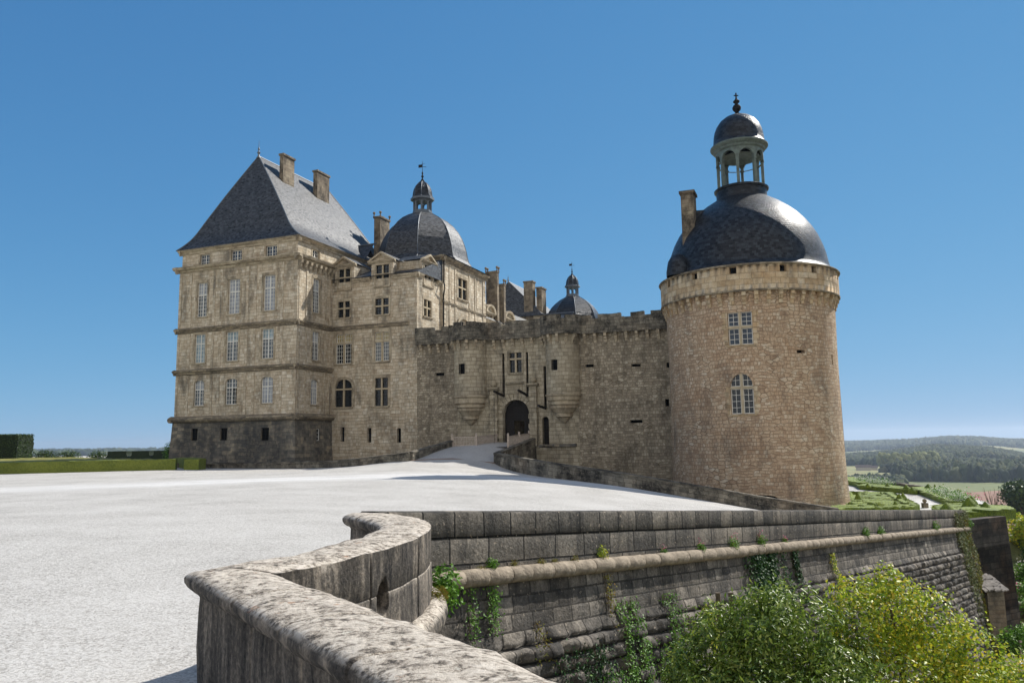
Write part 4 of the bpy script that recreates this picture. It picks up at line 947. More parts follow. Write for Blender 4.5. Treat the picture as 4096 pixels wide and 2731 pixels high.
def gravel():
    k = NT('pale_gravel'); p = k.pos(); sp = k.n('SeparateXYZ', None, Vector=p)
    # pebble scale and coarser mottling; wheel-cleaned strip along the drive
    a = k.n('TexVoronoi', None, Vector=p, Scale=45.).outputs['Color']; av = k.n('SeparateColor', None, Color=a).outputs[0]
    b = k.noise(p, 9., 6., .8); c = k.noise(p, .35, 4., .6); d_ = k.noise(p, 28., 4., .8)
    v = k.math('ADD', k.math('MULTIPLY', av, .3), k.math('ADD', k.math('MULTIPLY', b, .45), k.math('ADD', k.math('MULTIPLY', c, .36), k.math('MULTIPLY', d_, .4))))
    col = k.ramp(v, [(.4, C(96, 92, 87)), (.54, C(140, 136, 130)), (.68, C(170, 166, 160)), (.85, C(198, 195, 190))])
    # drive direction (.92,.39): strip centre through (-15,44)
    al = k.math('ADD', k.math('MULTIPLY', sp.outputs[0], .55), k.math('MULTIPLY', sp.outputs[1], .83))
    ac = k.math('SUBTRACT', k.math('MULTIPLY', k.math('SUBTRACT', sp.outputs[1], 43.5), .93), k.math('MULTIPLY', k.math('ADD', sp.outputs[0], 15.), .36))
    wv = k.n('CombineXYZ', None, X=k.math('MULTIPLY', al, .02), Y=k.math('MULTIPLY', ac, .9), Z=0.).outputs[0]
    acn = k.math('ADD', ac, k.math('MULTIPLY', k.math('SUBTRACT', k.noise(p, .12, 2.), .5), 5.))
    st = k.math('MULTIPLY', k.rng(k.math('ABSOLUTE', acn), 1.0, 5.5, 1., 0.), k.rng(k.noise(wv, 2.2, 4., .6), .3, .62))
    col = k.mix(k.math('MULTIPLY', st, .65), col, C(232, 231, 230))
    k.set(k.b.inputs['Base Color'], col)
    k.bump(k.math('ADD', k.math('MULTIPLY', av, .5), b), .03, .7)
    return k.m
M['gravel'] = gravel()
used = np.unique(fc); remap = np.full(GX.size, -1); remap[used] = np.arange(len(used))
V3 = np.stack([GX.ravel(), GY.ravel(), GZ.ravel()], 1)[used]
V3[:, 2] += (rng.random(len(V3)) - .5) * .012
tag(mesh_np('gravel_court', V3, remap[fc], M['gravel'], smooth=True), kind='structure')

# ---- near parapet (winding coping) ----
M['coping'] = None
def coping_mat():
    k = NT('lichened_coping'); p = k.pos(); g = k.n('NewGeometry')
    n1 = k.noise(p, 8., 8., .78, .3); n2 = k.noise(p, 22., 6., .75); n3 = k.noise(p, 1.2, 4., .6)
    st = k.n('Mapping', None, Vector=p, Rotation=(0, 0, .6), Scale=(11., 17., 14.)).outputs[0]; n4 = k.noise(st, 1., 6., .7, .8)
    v = k.math('ADD', k.math('ADD', k.math('MULTIPLY', n1, .4), k.math('MULTIPLY', n2, .3)), k.math('MULTIPLY', n4, .45))
    c = k.ramp(v, [(.44, C(52, 49, 46)), (.505, C(98, 91, 83)), (.55, C(160, 149, 135)), (.6, C(206, 195, 180)), (.72, C(230, 221, 208))])
    o = k.rng(k.noise(p, 7., 4., .6), .66, .72); c = k.mix(k.math('MULTIPLY', o, .55), c, C(166, 104, 52))
    wsp = k.rng(k.noise(p, 15., 2., .5), .7, .73); c = k.mix(k.math('MULTIPLY', wsp, .6), c, C(225, 220, 205))
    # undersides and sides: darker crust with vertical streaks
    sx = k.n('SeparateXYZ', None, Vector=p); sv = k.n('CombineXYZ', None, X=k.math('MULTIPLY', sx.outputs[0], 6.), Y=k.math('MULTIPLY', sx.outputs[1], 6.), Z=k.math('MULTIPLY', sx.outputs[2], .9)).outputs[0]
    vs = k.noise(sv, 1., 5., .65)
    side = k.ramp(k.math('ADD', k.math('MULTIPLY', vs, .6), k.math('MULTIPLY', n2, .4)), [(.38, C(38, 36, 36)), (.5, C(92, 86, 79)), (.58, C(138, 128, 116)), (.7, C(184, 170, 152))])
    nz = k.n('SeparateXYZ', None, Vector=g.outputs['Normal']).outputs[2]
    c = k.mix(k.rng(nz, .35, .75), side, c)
    k.set(k.b.inputs['Base Color'], c)
    k.bump(k.math('ADD', k.math('MULTIPLY', n1, .8), k.math('MULTIPLY', n2, .5)), .035)
    return k.m
M['coping'] = coping_mat()
M['rampart'] = stone('rampart_blocks', [C(66, 64, 61), C(92, 88, 82), C(116, 110, 101), C(142, 133, 121)], 1.0, .47, C(12, 11, 10), .02, .012, .8, C(40, 40, 40), (.42, .64), (2.6, .45), .06, .12, C(130, 108, 82), spots=.45, vs=.5, mf=1.)
innr = [(8.9, -9.5), (3.6, -2.1), (-.54, 3.7), (-2.05, 5.81), (-2.92, 7.0), (-2.6, 7.3), (-2.42, 7.65), (-2.22, 8.15), (-1.95, 8.95), (-1.79, 9.7), (-1.74, 10.3), (-1.84, 10.75), (-2.05, 11.2), (-2.3, 11.65), (-2.66, 12.2)]
outr = [(9.5, -9.1), (4.2, -1.7), (.08, 4.0), (-1.45, 6.05), (-2.17, 6.98), (-1.98, 7.16), (-1.82, 7.42), (-1.58, 7.9), (-1.28, 8.75), (-1.13, 9.5), (-1.09, 10.25), (-1.16, 10.95), (-1.38, 11.6), (-1.68, 12.15), (-2.1, 12.75)]
def resample(A, B, step):
    a, b = [A[0]], [B[0]]
    for i in range(len(A) - 1):
        n = max(1, int(math.hypot(A[i + 1][0] - A[i][0], A[i + 1][1] - A[i][1]) / step))
        for j in range(1, n + 1):
            t = j / n; a.append((A[i][0] + (A[i + 1][0] - A[i][0]) * t, A[i][1] + (A[i + 1][1] - A[i][1]) * t)); b.append((B[i][0] + (B[i + 1][0] - B[i][0]) * t, B[i][1] + (B[i + 1][1] - B[i][1]) * t))
    return a, b
ia, ib = resample(innr, outr, .07)
def sm(L, corner):
    L = [list(p) for p in L]
    for _ in range(14):
        L = [L[0]] + [[(L[i - 1][k] + 2 * L[i][k] + L[i + 1][k]) / 4 if not any(math.hypot(L[i][0] - c[0], L[i][1] - c[1]) < .12 for c in corner) else L[i][k] for k in (0, 1)] for i in range(1, len(L) - 1)] + [L[-1]]
    return L
ia, ib = sm(ia, [(-2.92, 7.0)]), sm(ib, [(-2.17, 6.98)])
_a, _b, _j, acc, nxt = [], [], [], 0, .9
for i in range(len(ia) - 1):                      # fine joints between the coping stones
    _a.append(ia[i]); _b.append(ib[i]); _j.append(0); sl_ = math.hypot((ia[i + 1][0] + ib[i + 1][0] - ia[i][0] - ib[i][0]) / 2, (ia[i + 1][1] + ib[i + 1][1] - ia[i][1] - ib[i][1]) / 2)
    if acc < nxt <= acc + sl_:
        for f_, jj in ((.25, 0), (.5, 1), (.75, 0)):
            _a.append([ia[i][k] + (ia[i + 1][k] - ia[i][k]) * f_ for k in (0, 1)]); _b.append([ib[i][k] + (ib[i + 1][k] - ib[i][k]) * f_ for k in (0, 1)]); _j.append(jj)
        nxt += rnd.uniform(.95, 1.5)
    acc += sl_
_a.append(ia[-1]); _b.append(ib[-1]); _j.append(0); JA, JB = _a, _b
# section: x across from the court side (0) to the moat side (1 = full width), z up; second value metres
topz = .95
sec = [(.12, -.75), (.12, 0), (.12, .3), (.12, .6), (.12, .72), (.1, .75), (.05, .77), (.0, .805), (-.03, .85), (-.03, .89), (0, .925), (.05, .945), (.12, .955), (.2, .96), (.28, .955), (.36, .96), (.44, .957), (.52, .95), (.58, .94), ('w', .915), ('w', .7), ('w', .475), ('w', .46), ('w', .445), ('w', .2), ('w', 0), ('w', -.12), (.3, -.6)]
P = []; vv = []
for i, (a, b, jn) in enumerate(zip(JA, JB, _j)):
    A, B = Vector(a), Vector(b); wd = (B - A).length; n = (B - A) / wd; row = []
    edge = 0
    for x, z in sec:
        xx = wd if x == 'w' else min(x, wd - .02)
        q = A + n * xx
        ns = mnoise.noise(Vector((q.x * 2.2, q.y * 2.2, z * 2.2))) * .022 + mnoise.noise(Vector((q.x * 7, q.y * 7, z * 7))) * .010
        if x == 'w' and z == .46: ns -= .018
        q = q + n * (ns * (1 if x == 'w' else -1)); c_ = A + n * wd * .5; zz_ = z + (ns if z > .9 else 0)
        if jn: q = c_ + (q - c_) * .91; zz_ -= .026
        row.append((q.x, q.y, zz_))
    P.append(row)
m = MB(); m.grid(P, closed=True); m.face(P[-1]); m.face(P[0][::-1])
par = m.build('winding_parapet', M['coping'], None, smooth=60); tag(par, 'low curved stone parapet with a rounded lichen-spotted coping in the foreground', 'parapet wall')
# rows of joints
# lower retaining wall below the winding parapet and its torus
q = MB(); P = []
for a, b in zip(ib[::3], ia[::3]):
    A, B = Vector(a), Vector(b); n = (A - B).normalized()
    P.append([(A.x + n.x * d, A.y + n.y * d, z) for d, z in ((-.02, -.1), (.03, -.4), (.2, -1.5), (.6, -4), (1.2, -8), (1.5, -10.5))])
q.grid(P, lambda i, j: (i * .21, -j * 2.0)); tag(q.build('retaining_wall', M['rampart'], None, smooth=40), 'battered stone retaining wall right under the foreground parapet', 'retaining wall')
q = MB(); pts = []
for a, b in zip(ib[60:], ia[60:]):
    A, B = Vector(a), Vector(b); n = (A - B).normalized(); pts.append((A.x + n.x * .05, A.y + n.y * .05, -.16))
q.tube(pts[::2], [.17 - (.015 if i % 9 == 0 else 0) for i in range(len(pts[::2]))], 14)
q.build('torus_moulding', M['coping'], par, smooth=50)
# drain hole in the moat side
def drain():
    i = min(range(len(ib)), key=lambda k: abs(ib[k][1] - 8.4) + (10 if ib[k][1] < 7.5 else 0)); A, B = Vector(ib[i]), Vector(ia[i]); n = (A - B).normalized(); t = Vector((-n.y, n.x))
    c = Vector((A.x, A.y, .4))
    Q = lambda r1, r2, d, a: Vector((c.x + t.x * r1 * math.cos(a) + n.x * d, c.y + t.y * r1 * math.cos(a) + n.y * d, c.z + r2 * math.sin(a)))
    me = MB(); N = 24
    ring = lambda r1, r2, d: [Q(r1, r2, d, 2 * math.pi * k / N) for k in range(N)]
    me.grid([ring(.13, .19, -.3), ring(.13, .19, .3)], closed=True); me.face(ring(.13, .19, -.3)); me.face(ring(.13, .19, .3)[::-1])
    o = me.build('cutter', None, None, smooth=10)
    import bmesh
    for ob in (o, par):
        bm = bmesh.new(); bm.from_mesh(ob.data); bmesh.ops.recalc_face_normals(bm, faces=bm.faces); bm.to_mesh(ob.data); bm.free()
    md = par.modifiers.new('b', 'BOOLEAN'); md.operation = 'DIFFERENCE'; md.object = o; md.solver = 'EXACT'
    dg = bpy.context.evaluated_depsgraph_get(); ev = bpy.data.meshes.new_from_object(par.evaluated_get(dg)); par.modifiers.clear()
    if len(ev.polygons) > 1000: par.data = ev; par.data.materials.clear(); par.data.materials.append(M['coping'])
    bpy.data.objects.remove(o)
drain()

# ---- rampart wall ----
ram = thing('rampart_wall', 'long dark stone rampart wall running away to the right with a rounded string moulding', 'retaining wall', (RA.x, RA.y, -9))
m = MB(); N = 260; hr = .44
P = []; U = []
sec = [(-.46, -1.25), (-.46, -.02), (-.44, 0), (-.2, .012), (-.02, 0), (.0, -.03), (.0, -.2), (.0, -.44), (-.012, -.455), (0, -.47), (.0, -.7), (.0, -.98)]
for i in range(N + 1):
    t = -.55 + (RL + .55) * i / N
    P.append([RP(t, d + (mnoise.noise(Vector((t * 1.3, z * 3, 5))) * .012), z + mnoise.noise(Vector((t * .8, d * 4, 1))) * .012) for d, z in sec])
Ld = [0]
for p, q_ in zip(sec, sec[1:]): Ld.append(Ld[-1] + math.hypot(q_[0] - p[0], q_[1] - p[1]))
m.grid(P, lambda i, j: (-.55 + (RL + .55) * i / N, 3.22 + Ld[5] - Ld[j])); m.face(P[-1]); m.face(P[0])
m.build('parapet', M['rampart'], ram, smooth=50)
# moulding: one stone per piece
m = MB(); t = -.2; r0 = .155
while t < RL - .3:
    ln = rnd.uniform(.55, .85); e = min(t + ln, RL - .3); rr = r0 * rnd.uniform(.95, 1.03); off = rnd.uniform(-.012, .012)
    m.tube([RP(t, .07 + off, -1.12), RP(t + .02, .07 + off, -1.12), RP((t + e) / 2, .07 + off, -1.12 + off), RP(e - .025, .07 + off, -1.12), RP(e - .004, .07 + off, -1.12)], [rr * .94, rr, rr * 1.0, rr, rr * .94], 16); t = e
m.build('torus_moulding', plain('moulding_stone', C(148, 136, 120), .9, .2, 0, .4, 5., .03, 14.), ram, smooth=50)
# lower face: rusticated courses
M['rustic'] = stone('rusticated_blocks', [C(74, 71, 68), C(102, 97, 91), C(130, 123, 114), C(162, 153, 141)], .62, .3, C(26, 24, 22), .02, .02, .75, C(36, 36, 36), (.42, .64), (1.6, .5), .06, .15, C(128, 108, 84), spots=.4, vs=.5)
dt_, dz_ = .1, .05; nt = int((RL + .3) / dt_); nzr = int(8.6 / dz_)
T, Zr = np.meshgrid(-.25 + dt_ * np.arange(nt + 1), -1.2 - dz_ * np.arange(nzr + 1), indexing='ij')
row = np.floor(-Zr / .3); fz = (-Zr / .3) % 1; offr = (row * .37) % 1
colw = .62; fx = (T / colw + offr) % 1; cid = np.floor(T / colw + offr)
rnd2 = lambda a, b: (np.sin(a * 127.1 + b * 311.7) * 43758.5453) % 1
prof = np.clip(np.minimum(fz, 1 - fz) * 5, 0, 1) ** .5 * np.clip(np.minimum(fx, 1 - fx) * 9, 0, 1) ** .5
hgt = rnd2(row, cid)
rust = np.clip((-Zr - 2.1 + np.clip((9 - T), 0, 9) * .0) / .4, 0, 1)
noiseg = np.array([mnoise.noise(Vector((a * 4, b * 4, 3))) for a, b in zip(T.ravel()[::1], Zr.ravel()[::1])]).reshape(T.shape)
noiseh = np.array([mnoise.noise(Vector((a * 1.1, b * 1.1, 9))) for a, b in zip(T.ravel()[::1], Zr.ravel()[::1])]).reshape(T.shape)
D_ = prof * (.014 + rust * (.09 + .12 * hgt)) + noiseg * (.014 + .09 * rust) + noiseh * .06 * rust
Dd = .02 + (-Zr - 1.2) * .13 + D_
PX = RA.x + RD.x * T + RN.x * Dd; PY = RA.y + RD.y * T + RN.y * Dd; PZ = rtop(T) + Zr + prof * rust * .03
ii = np.arange(T.size).reshape(T.shape); f4 = np.stack([ii[:-1, :-1].ravel(), ii[1:, :-1].ravel(), ii[1:, 1:].ravel(), ii[:-1, 1:].ravel()], 1)
lo = mesh_np('battered_face', np.stack([PX.ravel(), PY.ravel(), PZ.ravel()], 1) - np.array([RA.x, RA.y, -9]), f4, M['rustic'], ram)
uvl = lo.data.uv_layers.new(name='UVMap'); vi = np.zeros(len(lo.data.loops), dtype=np.int32); lo.data.loops.foreach_get('vertex_index', vi)
UVv = np.stack([T.ravel() + (row * .37 % 1 * 0).ravel(), Zr.ravel()], 1)[vi]; uvl.data.foreach_set('uv', UVv.astype(np.float32).ravel())
# end wall beyond the corner
m = MB(); A, B = Vector((27.75, 48.5)), Vector((31.8, 50.8)); dn = (B - A).normalized(); nn = Vector((dn.y, -dn.x))
def EWm(s, d, z): p = A + dn * s + nn * (d + max(0, -3.3 - z) * .05); return Vector((p.x, p.y, z))
wall(m, EWm, -.2, 4.7, -11, -3.3, zs=(-5, -7, -9), depth=.3)
m.face([EWm(4.7, 0, -3.3), EWm(4.7, -2, -3.3), EWm(4.7, -2, -11), EWm(4.7, 0, -11)]); m.face([EWm(-.2, 0, -3.3), EWm(4.7, 0, -3.3), EWm(4.7, -.6, -3.3), EWm(-.2, -.6, -3.3)])
tag(m.build('buttress_wall', stone('dark_buttress', [C(56, 54, 50), C(80, 74, 68), C(100, 94, 84)], .9, .4, C(40, 38, 34), .02, .05, .8, C(30, 30, 30), (.42, .62), (.6, .6), .05), None), 'dark shaded end wall standing past the ivy-covered rampart corner', 'retaining wall')
hut = thing('stone_hut', 'small rendered hut with a ragged stone-slab roof against the dark end wall', 'shed', (28.4, 47.6, -10))
m = MB(); m.box(W, 27.85, 28.85, 46.9, 48.3, -10.5, -7.15); m.build('wall', stone('hut_render', [C(120, 112, 98), C(140, 130, 114), C(156, 146, 128)], .5, .25, C(132, 122, 106), .02, .1, .8, C(60, 60, 58), (.42, .66), (.8, .4), .04, .3), hut)
m = MB()
for i in range(4):
    for j in range(7):
        x = 27.6 + j * .2 + rnd.uniform(-.03, .03); y0 = 46.6 + i * .4; zz = -7.15 + i * .13 + rnd.uniform(-.05, .06)
        m.prism([(x, y0), (x + .19, y0 + rnd.uniform(-.05, .05)), (x + .19, y0 + .6), (x, y0 + .6)], [zz - .03, zz + .02, zz + .2, zz + .17], [zz + .04, zz + .1, zz + .27, zz + .24])
m.build('roof', plain('slab_roof', C(140, 134, 128), .9, .2, 0, .35, 4., .03, 9.), hut)

# ---- ramp and moat walls ----
def lowwall(name, label, pts, hts, th=.45, mat='parapet', base=-.9, cop=True):
    """pts (x,y,ground z), hts wall heights; top slightly rounded"""
    m = MB(); D = []
    for (p, q_, h0, h1) in zip(pts, pts[1:], hts, hts[1:]):
        n = max(1, int(math.hypot(q_[0] - p[0], q_[1] - p[1]) / .5))
        D += [tuple(p[k] + (q_[k] - p[k]) * i / n for k in range(3)) + (h0 + (h1 - h0) * i / n,) for i in range(n)]
    D.append(tuple(pts[-1]) + (hts[-1],))
    P = []; L = [0]
    for i, (x, y, z, h) in enumerate(D):
        a, b = D[max(0, i - 1)], D[min(len(D) - 1, i + 1)]; t = Vector((b[0] - a[0], b[1] - a[1])).normalized(); nn = Vector((t.y, -t.x))
        if i: L.append(L[-1] + math.hypot(x - D[i - 1][0], y - D[i - 1][1]))
        jz = mnoise.noise(Vector((x, y, 0))) * .03; hh = z + h + jz
        row = [(d * (1 + .05 * mnoise.noise(Vector((x * 2, y * 2, d)))), zz) for d, zz in ((-th / 2, z + base), (-th / 2, hh - .16), (-th / 2 - .04, hh - .15), (-th / 2 - .03, hh - .02), (0, hh + .02), (th / 2 + .03, hh - .02), (th / 2 + .04, hh - .15), (th / 2, hh - .16), (th / 2, z + base))]
        P.append([(x + nn.x * d, y + nn.y * d, zz) for d, zz in row])
    m.grid(P, lambda i, j: (L[i], P[i][j][2] - P[i][0][2] + (.2 * j if 3 <= j <= 5 else 0))); m.face(P[0]); m.face(P[-1])
    return tag(m.build(name, M[mat], None, smooth=45), label, 'low wall')
lowwall('moat_wall', 'low stone wall curving from the left pavilion up to the bridge', [(-35, 74.2, -.1), (-25, 71.6, -.12), (-15.5, 66.5, 0), (-12.6, 64.1, .2), (-8.3, 62.1, .55)], [.52, .54, .56, .62, .72])
e1 = uvw(16.8, 1)
lowwall('bridge_wall', 'low stone wall climbing beside the shaded ramp to the left wooden fence', [(-8.3, 62.1, .55), (e1[0] - .15, e1[1], 1.55)], [.72, .6])
lowwall('ramp_wall', 'long low stone wall sloping down from the bridge towards the round tower', [(-1.45, 64.1, .2), (2.5, 57, -.45), (7.4, 52.2, -1.12), (12, 50.8, -1.9), (16.3, 50.3, -2.68), (20.7, 50.2, -3.45)], [.9, .9, .9, .88, .86, .9], base=-9)
c0, c1_, c2_ = uvw(22.9, -1.0), uvw(22.9, .4), uvw(22.9, 6.3)
lowwall('bridge_parapet', 'low stone parapet on the right side of the bridge, rising to the gate', [(-1.45, 64.1, .2), (c1_[0], c1_[1], .9), (c2_[0], c2_[1], 1.75)], [.9, .62, .6], base=-9)
m = MB(); A0, A1, B0, B1 = uvw(16.7, 1.1), uvw(19.05, 1.1), uvw(19.05, 6.5), (-8.6, 62.4)
m.face([(A0[0], A0[1], 1.5), (A1[0], A1[1], 1.5), (A1[0], A1[1], -9), (A0[0], A0[1], -9)]); m.face([(A1[0], A1[1], 1.5), (B0[0], B0[1], 1.8), (B0[0], B0[1], -9), (A1[0], A1[1], -9)]); m.face([(A0[0], A0[1], 1.5), (B1[0], B1[1], .5), (B1[0], B1[1], -9), (A0[0], A0[1], -9)])
tag(m.build('bridge_abutment', M['rubble']), 'rubble side of the bridge causeway down in the shaded moat', 'bridge')
lw_ = MB(); lw_.tube([F6(24.6, .2, 1.45), F6(24.35, 2.6, 1.5)], .13, 8); lw_.box(F6, 24.5, 27.1, .0, .2, 1.42, 1.68); tag(lw_.build('moat_beam', M['base']), 'dark weathered beam jutting over the moat beneath the small side door', 'beam')
m = MB(); m.tube([(-8.2, 62.0, g1(-8.2, 62.0) + .03), (-5, 62.9, g1(-5, 62.9) + .03), (-1.6, 63.9, g1(-1.6, 63.9) + .03)], .06, 6)
tag(m.build('kerb', plain('rusty_kerb_stone', C(130, 112, 100), .9)), kind='structure')
# fences
def fence(name, label, pts, zs, ht=.95):
    f = thing(name, label, 'fence', (pts[0][0], pts[0][1], zs[0]), group='wooden fences at the bridge')
    for (x, y), z in zip(pts, zs):
        m = MB(); m.box(lambda a, b, c: Vector((x + a, y + b, c)), -.09, .09, -.09, .09, z - .2, z + ht + .12); m.lathe(lambda a, b, c: Vector((x + a, y + b, c)), [(.09, z + ht + .1), (.1, z + ht + .16), (.06, z + ht + .24), (0, z + ht + .27)], 8); m.build('post', M['oldwood'], f)
    for (p, q_, z0, z1) in zip(pts, pts[1:], zs, zs[1:]):
        P, Q = Vector((*p, z0)), Vector((*q_, z1)); L = (Q - P).length; d = (Q - P) / L; n = Vector((d.y, -d.x, 0)).normalized()
        mp = lambda s, dd, z: P + d * s + n * dd + Vector((0, 0, z))
        m = MB(); m.box(mp, .09, L - .09, -.03, .03, ht - .12, ht - .02); m.box(mp, .09, L - .09, -.03, .03, .08, .2); m.build('rail', M['oldwood'], f)
        k = int(L / .155); m = MB()
        for i in range(1, k): x = L * i / k; m.box(mp, x - .035, x + .035, -.018, .018, .2, ht - .12)
        m.build('baluster', M['oldwood'], f)
zz = lambda u, v: max(g1(*uvw(u, v)), 1.45 + v * .055)
fence('wooden_fence', 'grey wooden fence left of the gate, turning a corner on the bridge', [uvw(16.85, .85), uvw(19.25, .85), uvw(19.25, 6.2)], [1.55, 1.53, 1.78])
fence('wooden_fence', 'grey wooden fence on the right edge of the bridge in front of the gate', [uvw(22.45, .6), uvw(22.45, 3.3), uvw(22.45, 5.9)], [1.5, 1.64, 1.78])
m = MB(); m.face([CF(19.1, .6, 1.5), CF(22.7, .6, 1.5), CF(22.7, 7.5, 1.86), CF(19.1, 7.5, 1.86)]); m.face([CF(0, 12, 1.86), CF(40, 12, 1.86), CF(40, 60, 1.86), CF(0, 60, 1.86)]); m.face([CF(18, 6.6, 1.85), CF(24, 6.6, 1.85), CF(24, 12, 1.85), CF(18, 12, 1.85)])
tag(m.build('bridge_deck', M['gravel']), kind='structure')

# ---- hedges and clipped greens ----
M['hedge'] = hedge_mat('clipped_hedge', [C(54, 62, 22), C(98, 110, 42), C(126, 134, 54), C(142, 138, 76)])
M['hedgetop'] = hedge_mat('hedge_top', [C(84, 88, 36), C(126, 124, 62), C(150, 138, 78)], 5.)
M['box'] = hedge_mat('dark_box', [C(26, 38, 10), C(72, 92, 24), C(126, 142, 42), C(150, 160, 60)])
M['yew'] = hedge_mat('dark_yew', [C(14, 22, 12), C(28, 42, 20), C(44, 60, 28)])
def slabgreen(name, label, poly, z0, h, mat, cat='hedge', step=.25, nz_=.05, pat=0, group=None, topmat=None, parent=None):
    """clipped block over a polygon with leafy roughness"""
    xs = [p[0] for p in poly]; ys = [p[1] for p in poly]; m = MB()
    per = []
    for p, q_ in zip(poly, poly[1:] + poly[:1]):
        n = max(1, int(math.hypot(q_[0] - p[0], q_[1] - p[1]) / step)); per += [(p[0] + (q_[0] - p[0]) * i / n, p[1] + (q_[1] - p[1]) * i / n) for i in range(n)]
    cxm, cym = sum(xs) / len(xs), sum(ys) / len(ys)
    def jit(x, y, z, a=nz_): return (x + a * mnoise.noise(Vector((x * 4, y * 4, z * 4))), y + a * mnoise.noise(Vector((x * 4 + 9, y * 4, z * 4))), z + a * mnoise.noise(Vector((x * 4, y * 4 + 9, z * 4))))
    K = max(2, int(h / step) + 1)
    rows = [[jit(x, y, (z0 if z0 is not None else g1(x, y)) + h * k / K - (.15 if k == 0 else 0)) for x, y in per] for k in range(K + 1)]
    m.grid(rows, closed=True)
    o = m.build(name, M[mat], parent, smooth=40)
    gx_ = np.arange(min(xs) - step, max(xs) + step, step); gy_ = np.arange(min(ys) - step, max(ys) + step, step)
    A, B = np.meshgrid(gx_, gy_, indexing='ij'); ins = inside(A, B, poly)
    # snap outside verts of boundary cells onto nearest perimeter points
    pa = np.array(per); Z = np.zeros(A.shape)
    pat_f = np.minimum(np.sin(B * pat + 1.6 * np.sin(A * .9) + .6 * np.sin(A * 2.3)) + .62, np.sin(A * pat * .45 + 2.0 * np.sin(B * .5)) + .86) if pat else 0
    for i in range(A.shape[0]):
        for j in range(A.shape[1]):
            if not ins[i, j]:
                d2 = (pa[:, 0] - A[i, j]) ** 2 + (pa[:, 1] - B[i, j]) ** 2; k_ = int(d2.argmin())
                if d2[k_] < (2 * step) ** 2: A[i, j], B[i, j] = pa[k_]
            Z[i, j] = (z0 if z0 is not None else g1(A[i, j], B[i, j])) + h + nz_ * mnoise.noise(Vector((A[i, j] * 4, B[i, j] * 4, 3.3)))
    if pat: Z -= np.where(ins & (pat_f < 0), min(.3, h * .85), 0)
    t_in = inside((A[:-1, :-1] + A[1:, 1:]) / 2, (B[:-1, :-1] + B[1:, 1:]) / 2, poly)
    ii = np.arange(A.size).reshape(A.shape)
    f = np.stack([ii[:-1, :-1][t_in], ii[1:, :-1][t_in], ii[1:, 1:][t_in], ii[:-1, 1:][t_in]], 1)
    V = np.stack([A.ravel(), B.ravel(), Z.ravel()], 1)
    mesh_np('clipped_top', V, f, M[topmat or mat], o)
    tag(o, label, cat, group); return o
hl = slabgreen('box_hedge', 'long clipped green hedge bordering the left parterre beside the gravel', [(-62, 58.6), (-41.2, 62.2), (-36.7, 63.2), (-33, 64.3), (-28.6, 65.5), (-29.2, 67.3), (-33.5, 66.2), (-41.8, 64.2), (-62, 60.6)], 0, .92, 'hedge', step=.3, topmat='hedge')
slabgreen('box_hedge', 'short clipped green hedge block at the right end of the left parterre', [(-28.05, 65.95), (-26.9, 66.2), (-27.6, 69.5), (-32, 77), (-33.4, 76), (-29, 69)], 0, .86, 'hedge', step=.3)
slabgreen('parterre', 'wide low parterre with a yellowish clipped top behind the left hedge', [(-95, 64), (-62, 61.6), (-41.8, 65.0), (-33.6, 67.2), (-30, 68), (-36, 76.5), (-46, 86), (-62, 106), (-95, 120)], 0, .78, 'hedge', 'parterre', step=.7, nz_=.12, pat=1.3, topmat='hedgetop')
def lathegreen(name, label, x, y, z, prof, mat='box', cat='topiary', group=None, n=22, jit=.03, f=None):
    m = MB(); m.lathe(lambda a, b, c: Vector((x + a, y + b, z + c)) + Vector((1, 1, .6)) * jit * mnoise.noise(Vector(((x + a) * 9, (y + b) * 9, c * 9))), prof, n)
    return tag(m.build(name, M[mat], None, smooth=45), label, cat, group)
bt = [(-70.5, -63.6, 100, 3.75, 'tall dark clipped hedge block at the far left edge')]
slabgreen('topiary_block', bt[0][4], [(-70.5, 99), (-63.6, 99), (-63.4, 102), (-70.5, 102)], 0, 3.7, 'yew', 'topiary', step=.3, nz_=.22)
for x0, x1, lab in ((-52.0, -49.6, 'flared dark topiary block, leftmost of the three beside the left pavilion'), (-48.9, -46.7, 'flared dark topiary block, middle of the three beside the left pavilion'), (-46.1, -43.0, 'flared dark topiary block, nearest of the three to the left pavilion')):
    m = MB()
    for (e0, za), (e1, zb_) in zip(((.55, 0), (.35, .5), (.12, .9), (0, 1.3)), ((.35, .5), (.12, .9), (0, 1.3), (-.02, 1.46))):
        pass
    R_ = []
    for e, za in ((.34, 0), (.33, .6), (.26, .7), (.1, .82), (.02, 1.0), (0, 1.25), (.02, 1.45)):
        row = []
        for (sx, sy) in ((-1, -1), (1, -1), (1, 1), (-1, 1)):
            row.append((x0 if sx < 0 else x1, sy, e * sx))
        hw = (x1 - x0) / 2 + e; xm = (x0 + x1) / 2; c = []
        for k in range(40):
            a = k / 40 * 4; s_ = int(a); t = a - s_
            q4 = [(-hw, -.9), (hw, -.9), (hw, .9), (-hw, .9)]; p_, r_ = q4[s_], q4[(s_ + 1) % 4]
            px, py = p_[0] + (r_[0] - p_[0]) * t, p_[1] + (r_[1] - p_[1]) * t
            c.append((xm + px + .05 * mnoise.noise(Vector((px * 4, py * 4, za * 4))), 100 + py, za + .04 * mnoise.noise(Vector((px * 5, za, 1)))))
        R_.append(c)
    m.grid(R_, closed=True); m.face(R_[-1]); tag(m.build('topiary_block', M['yew'], None, smooth=40), lab, 'topiary')

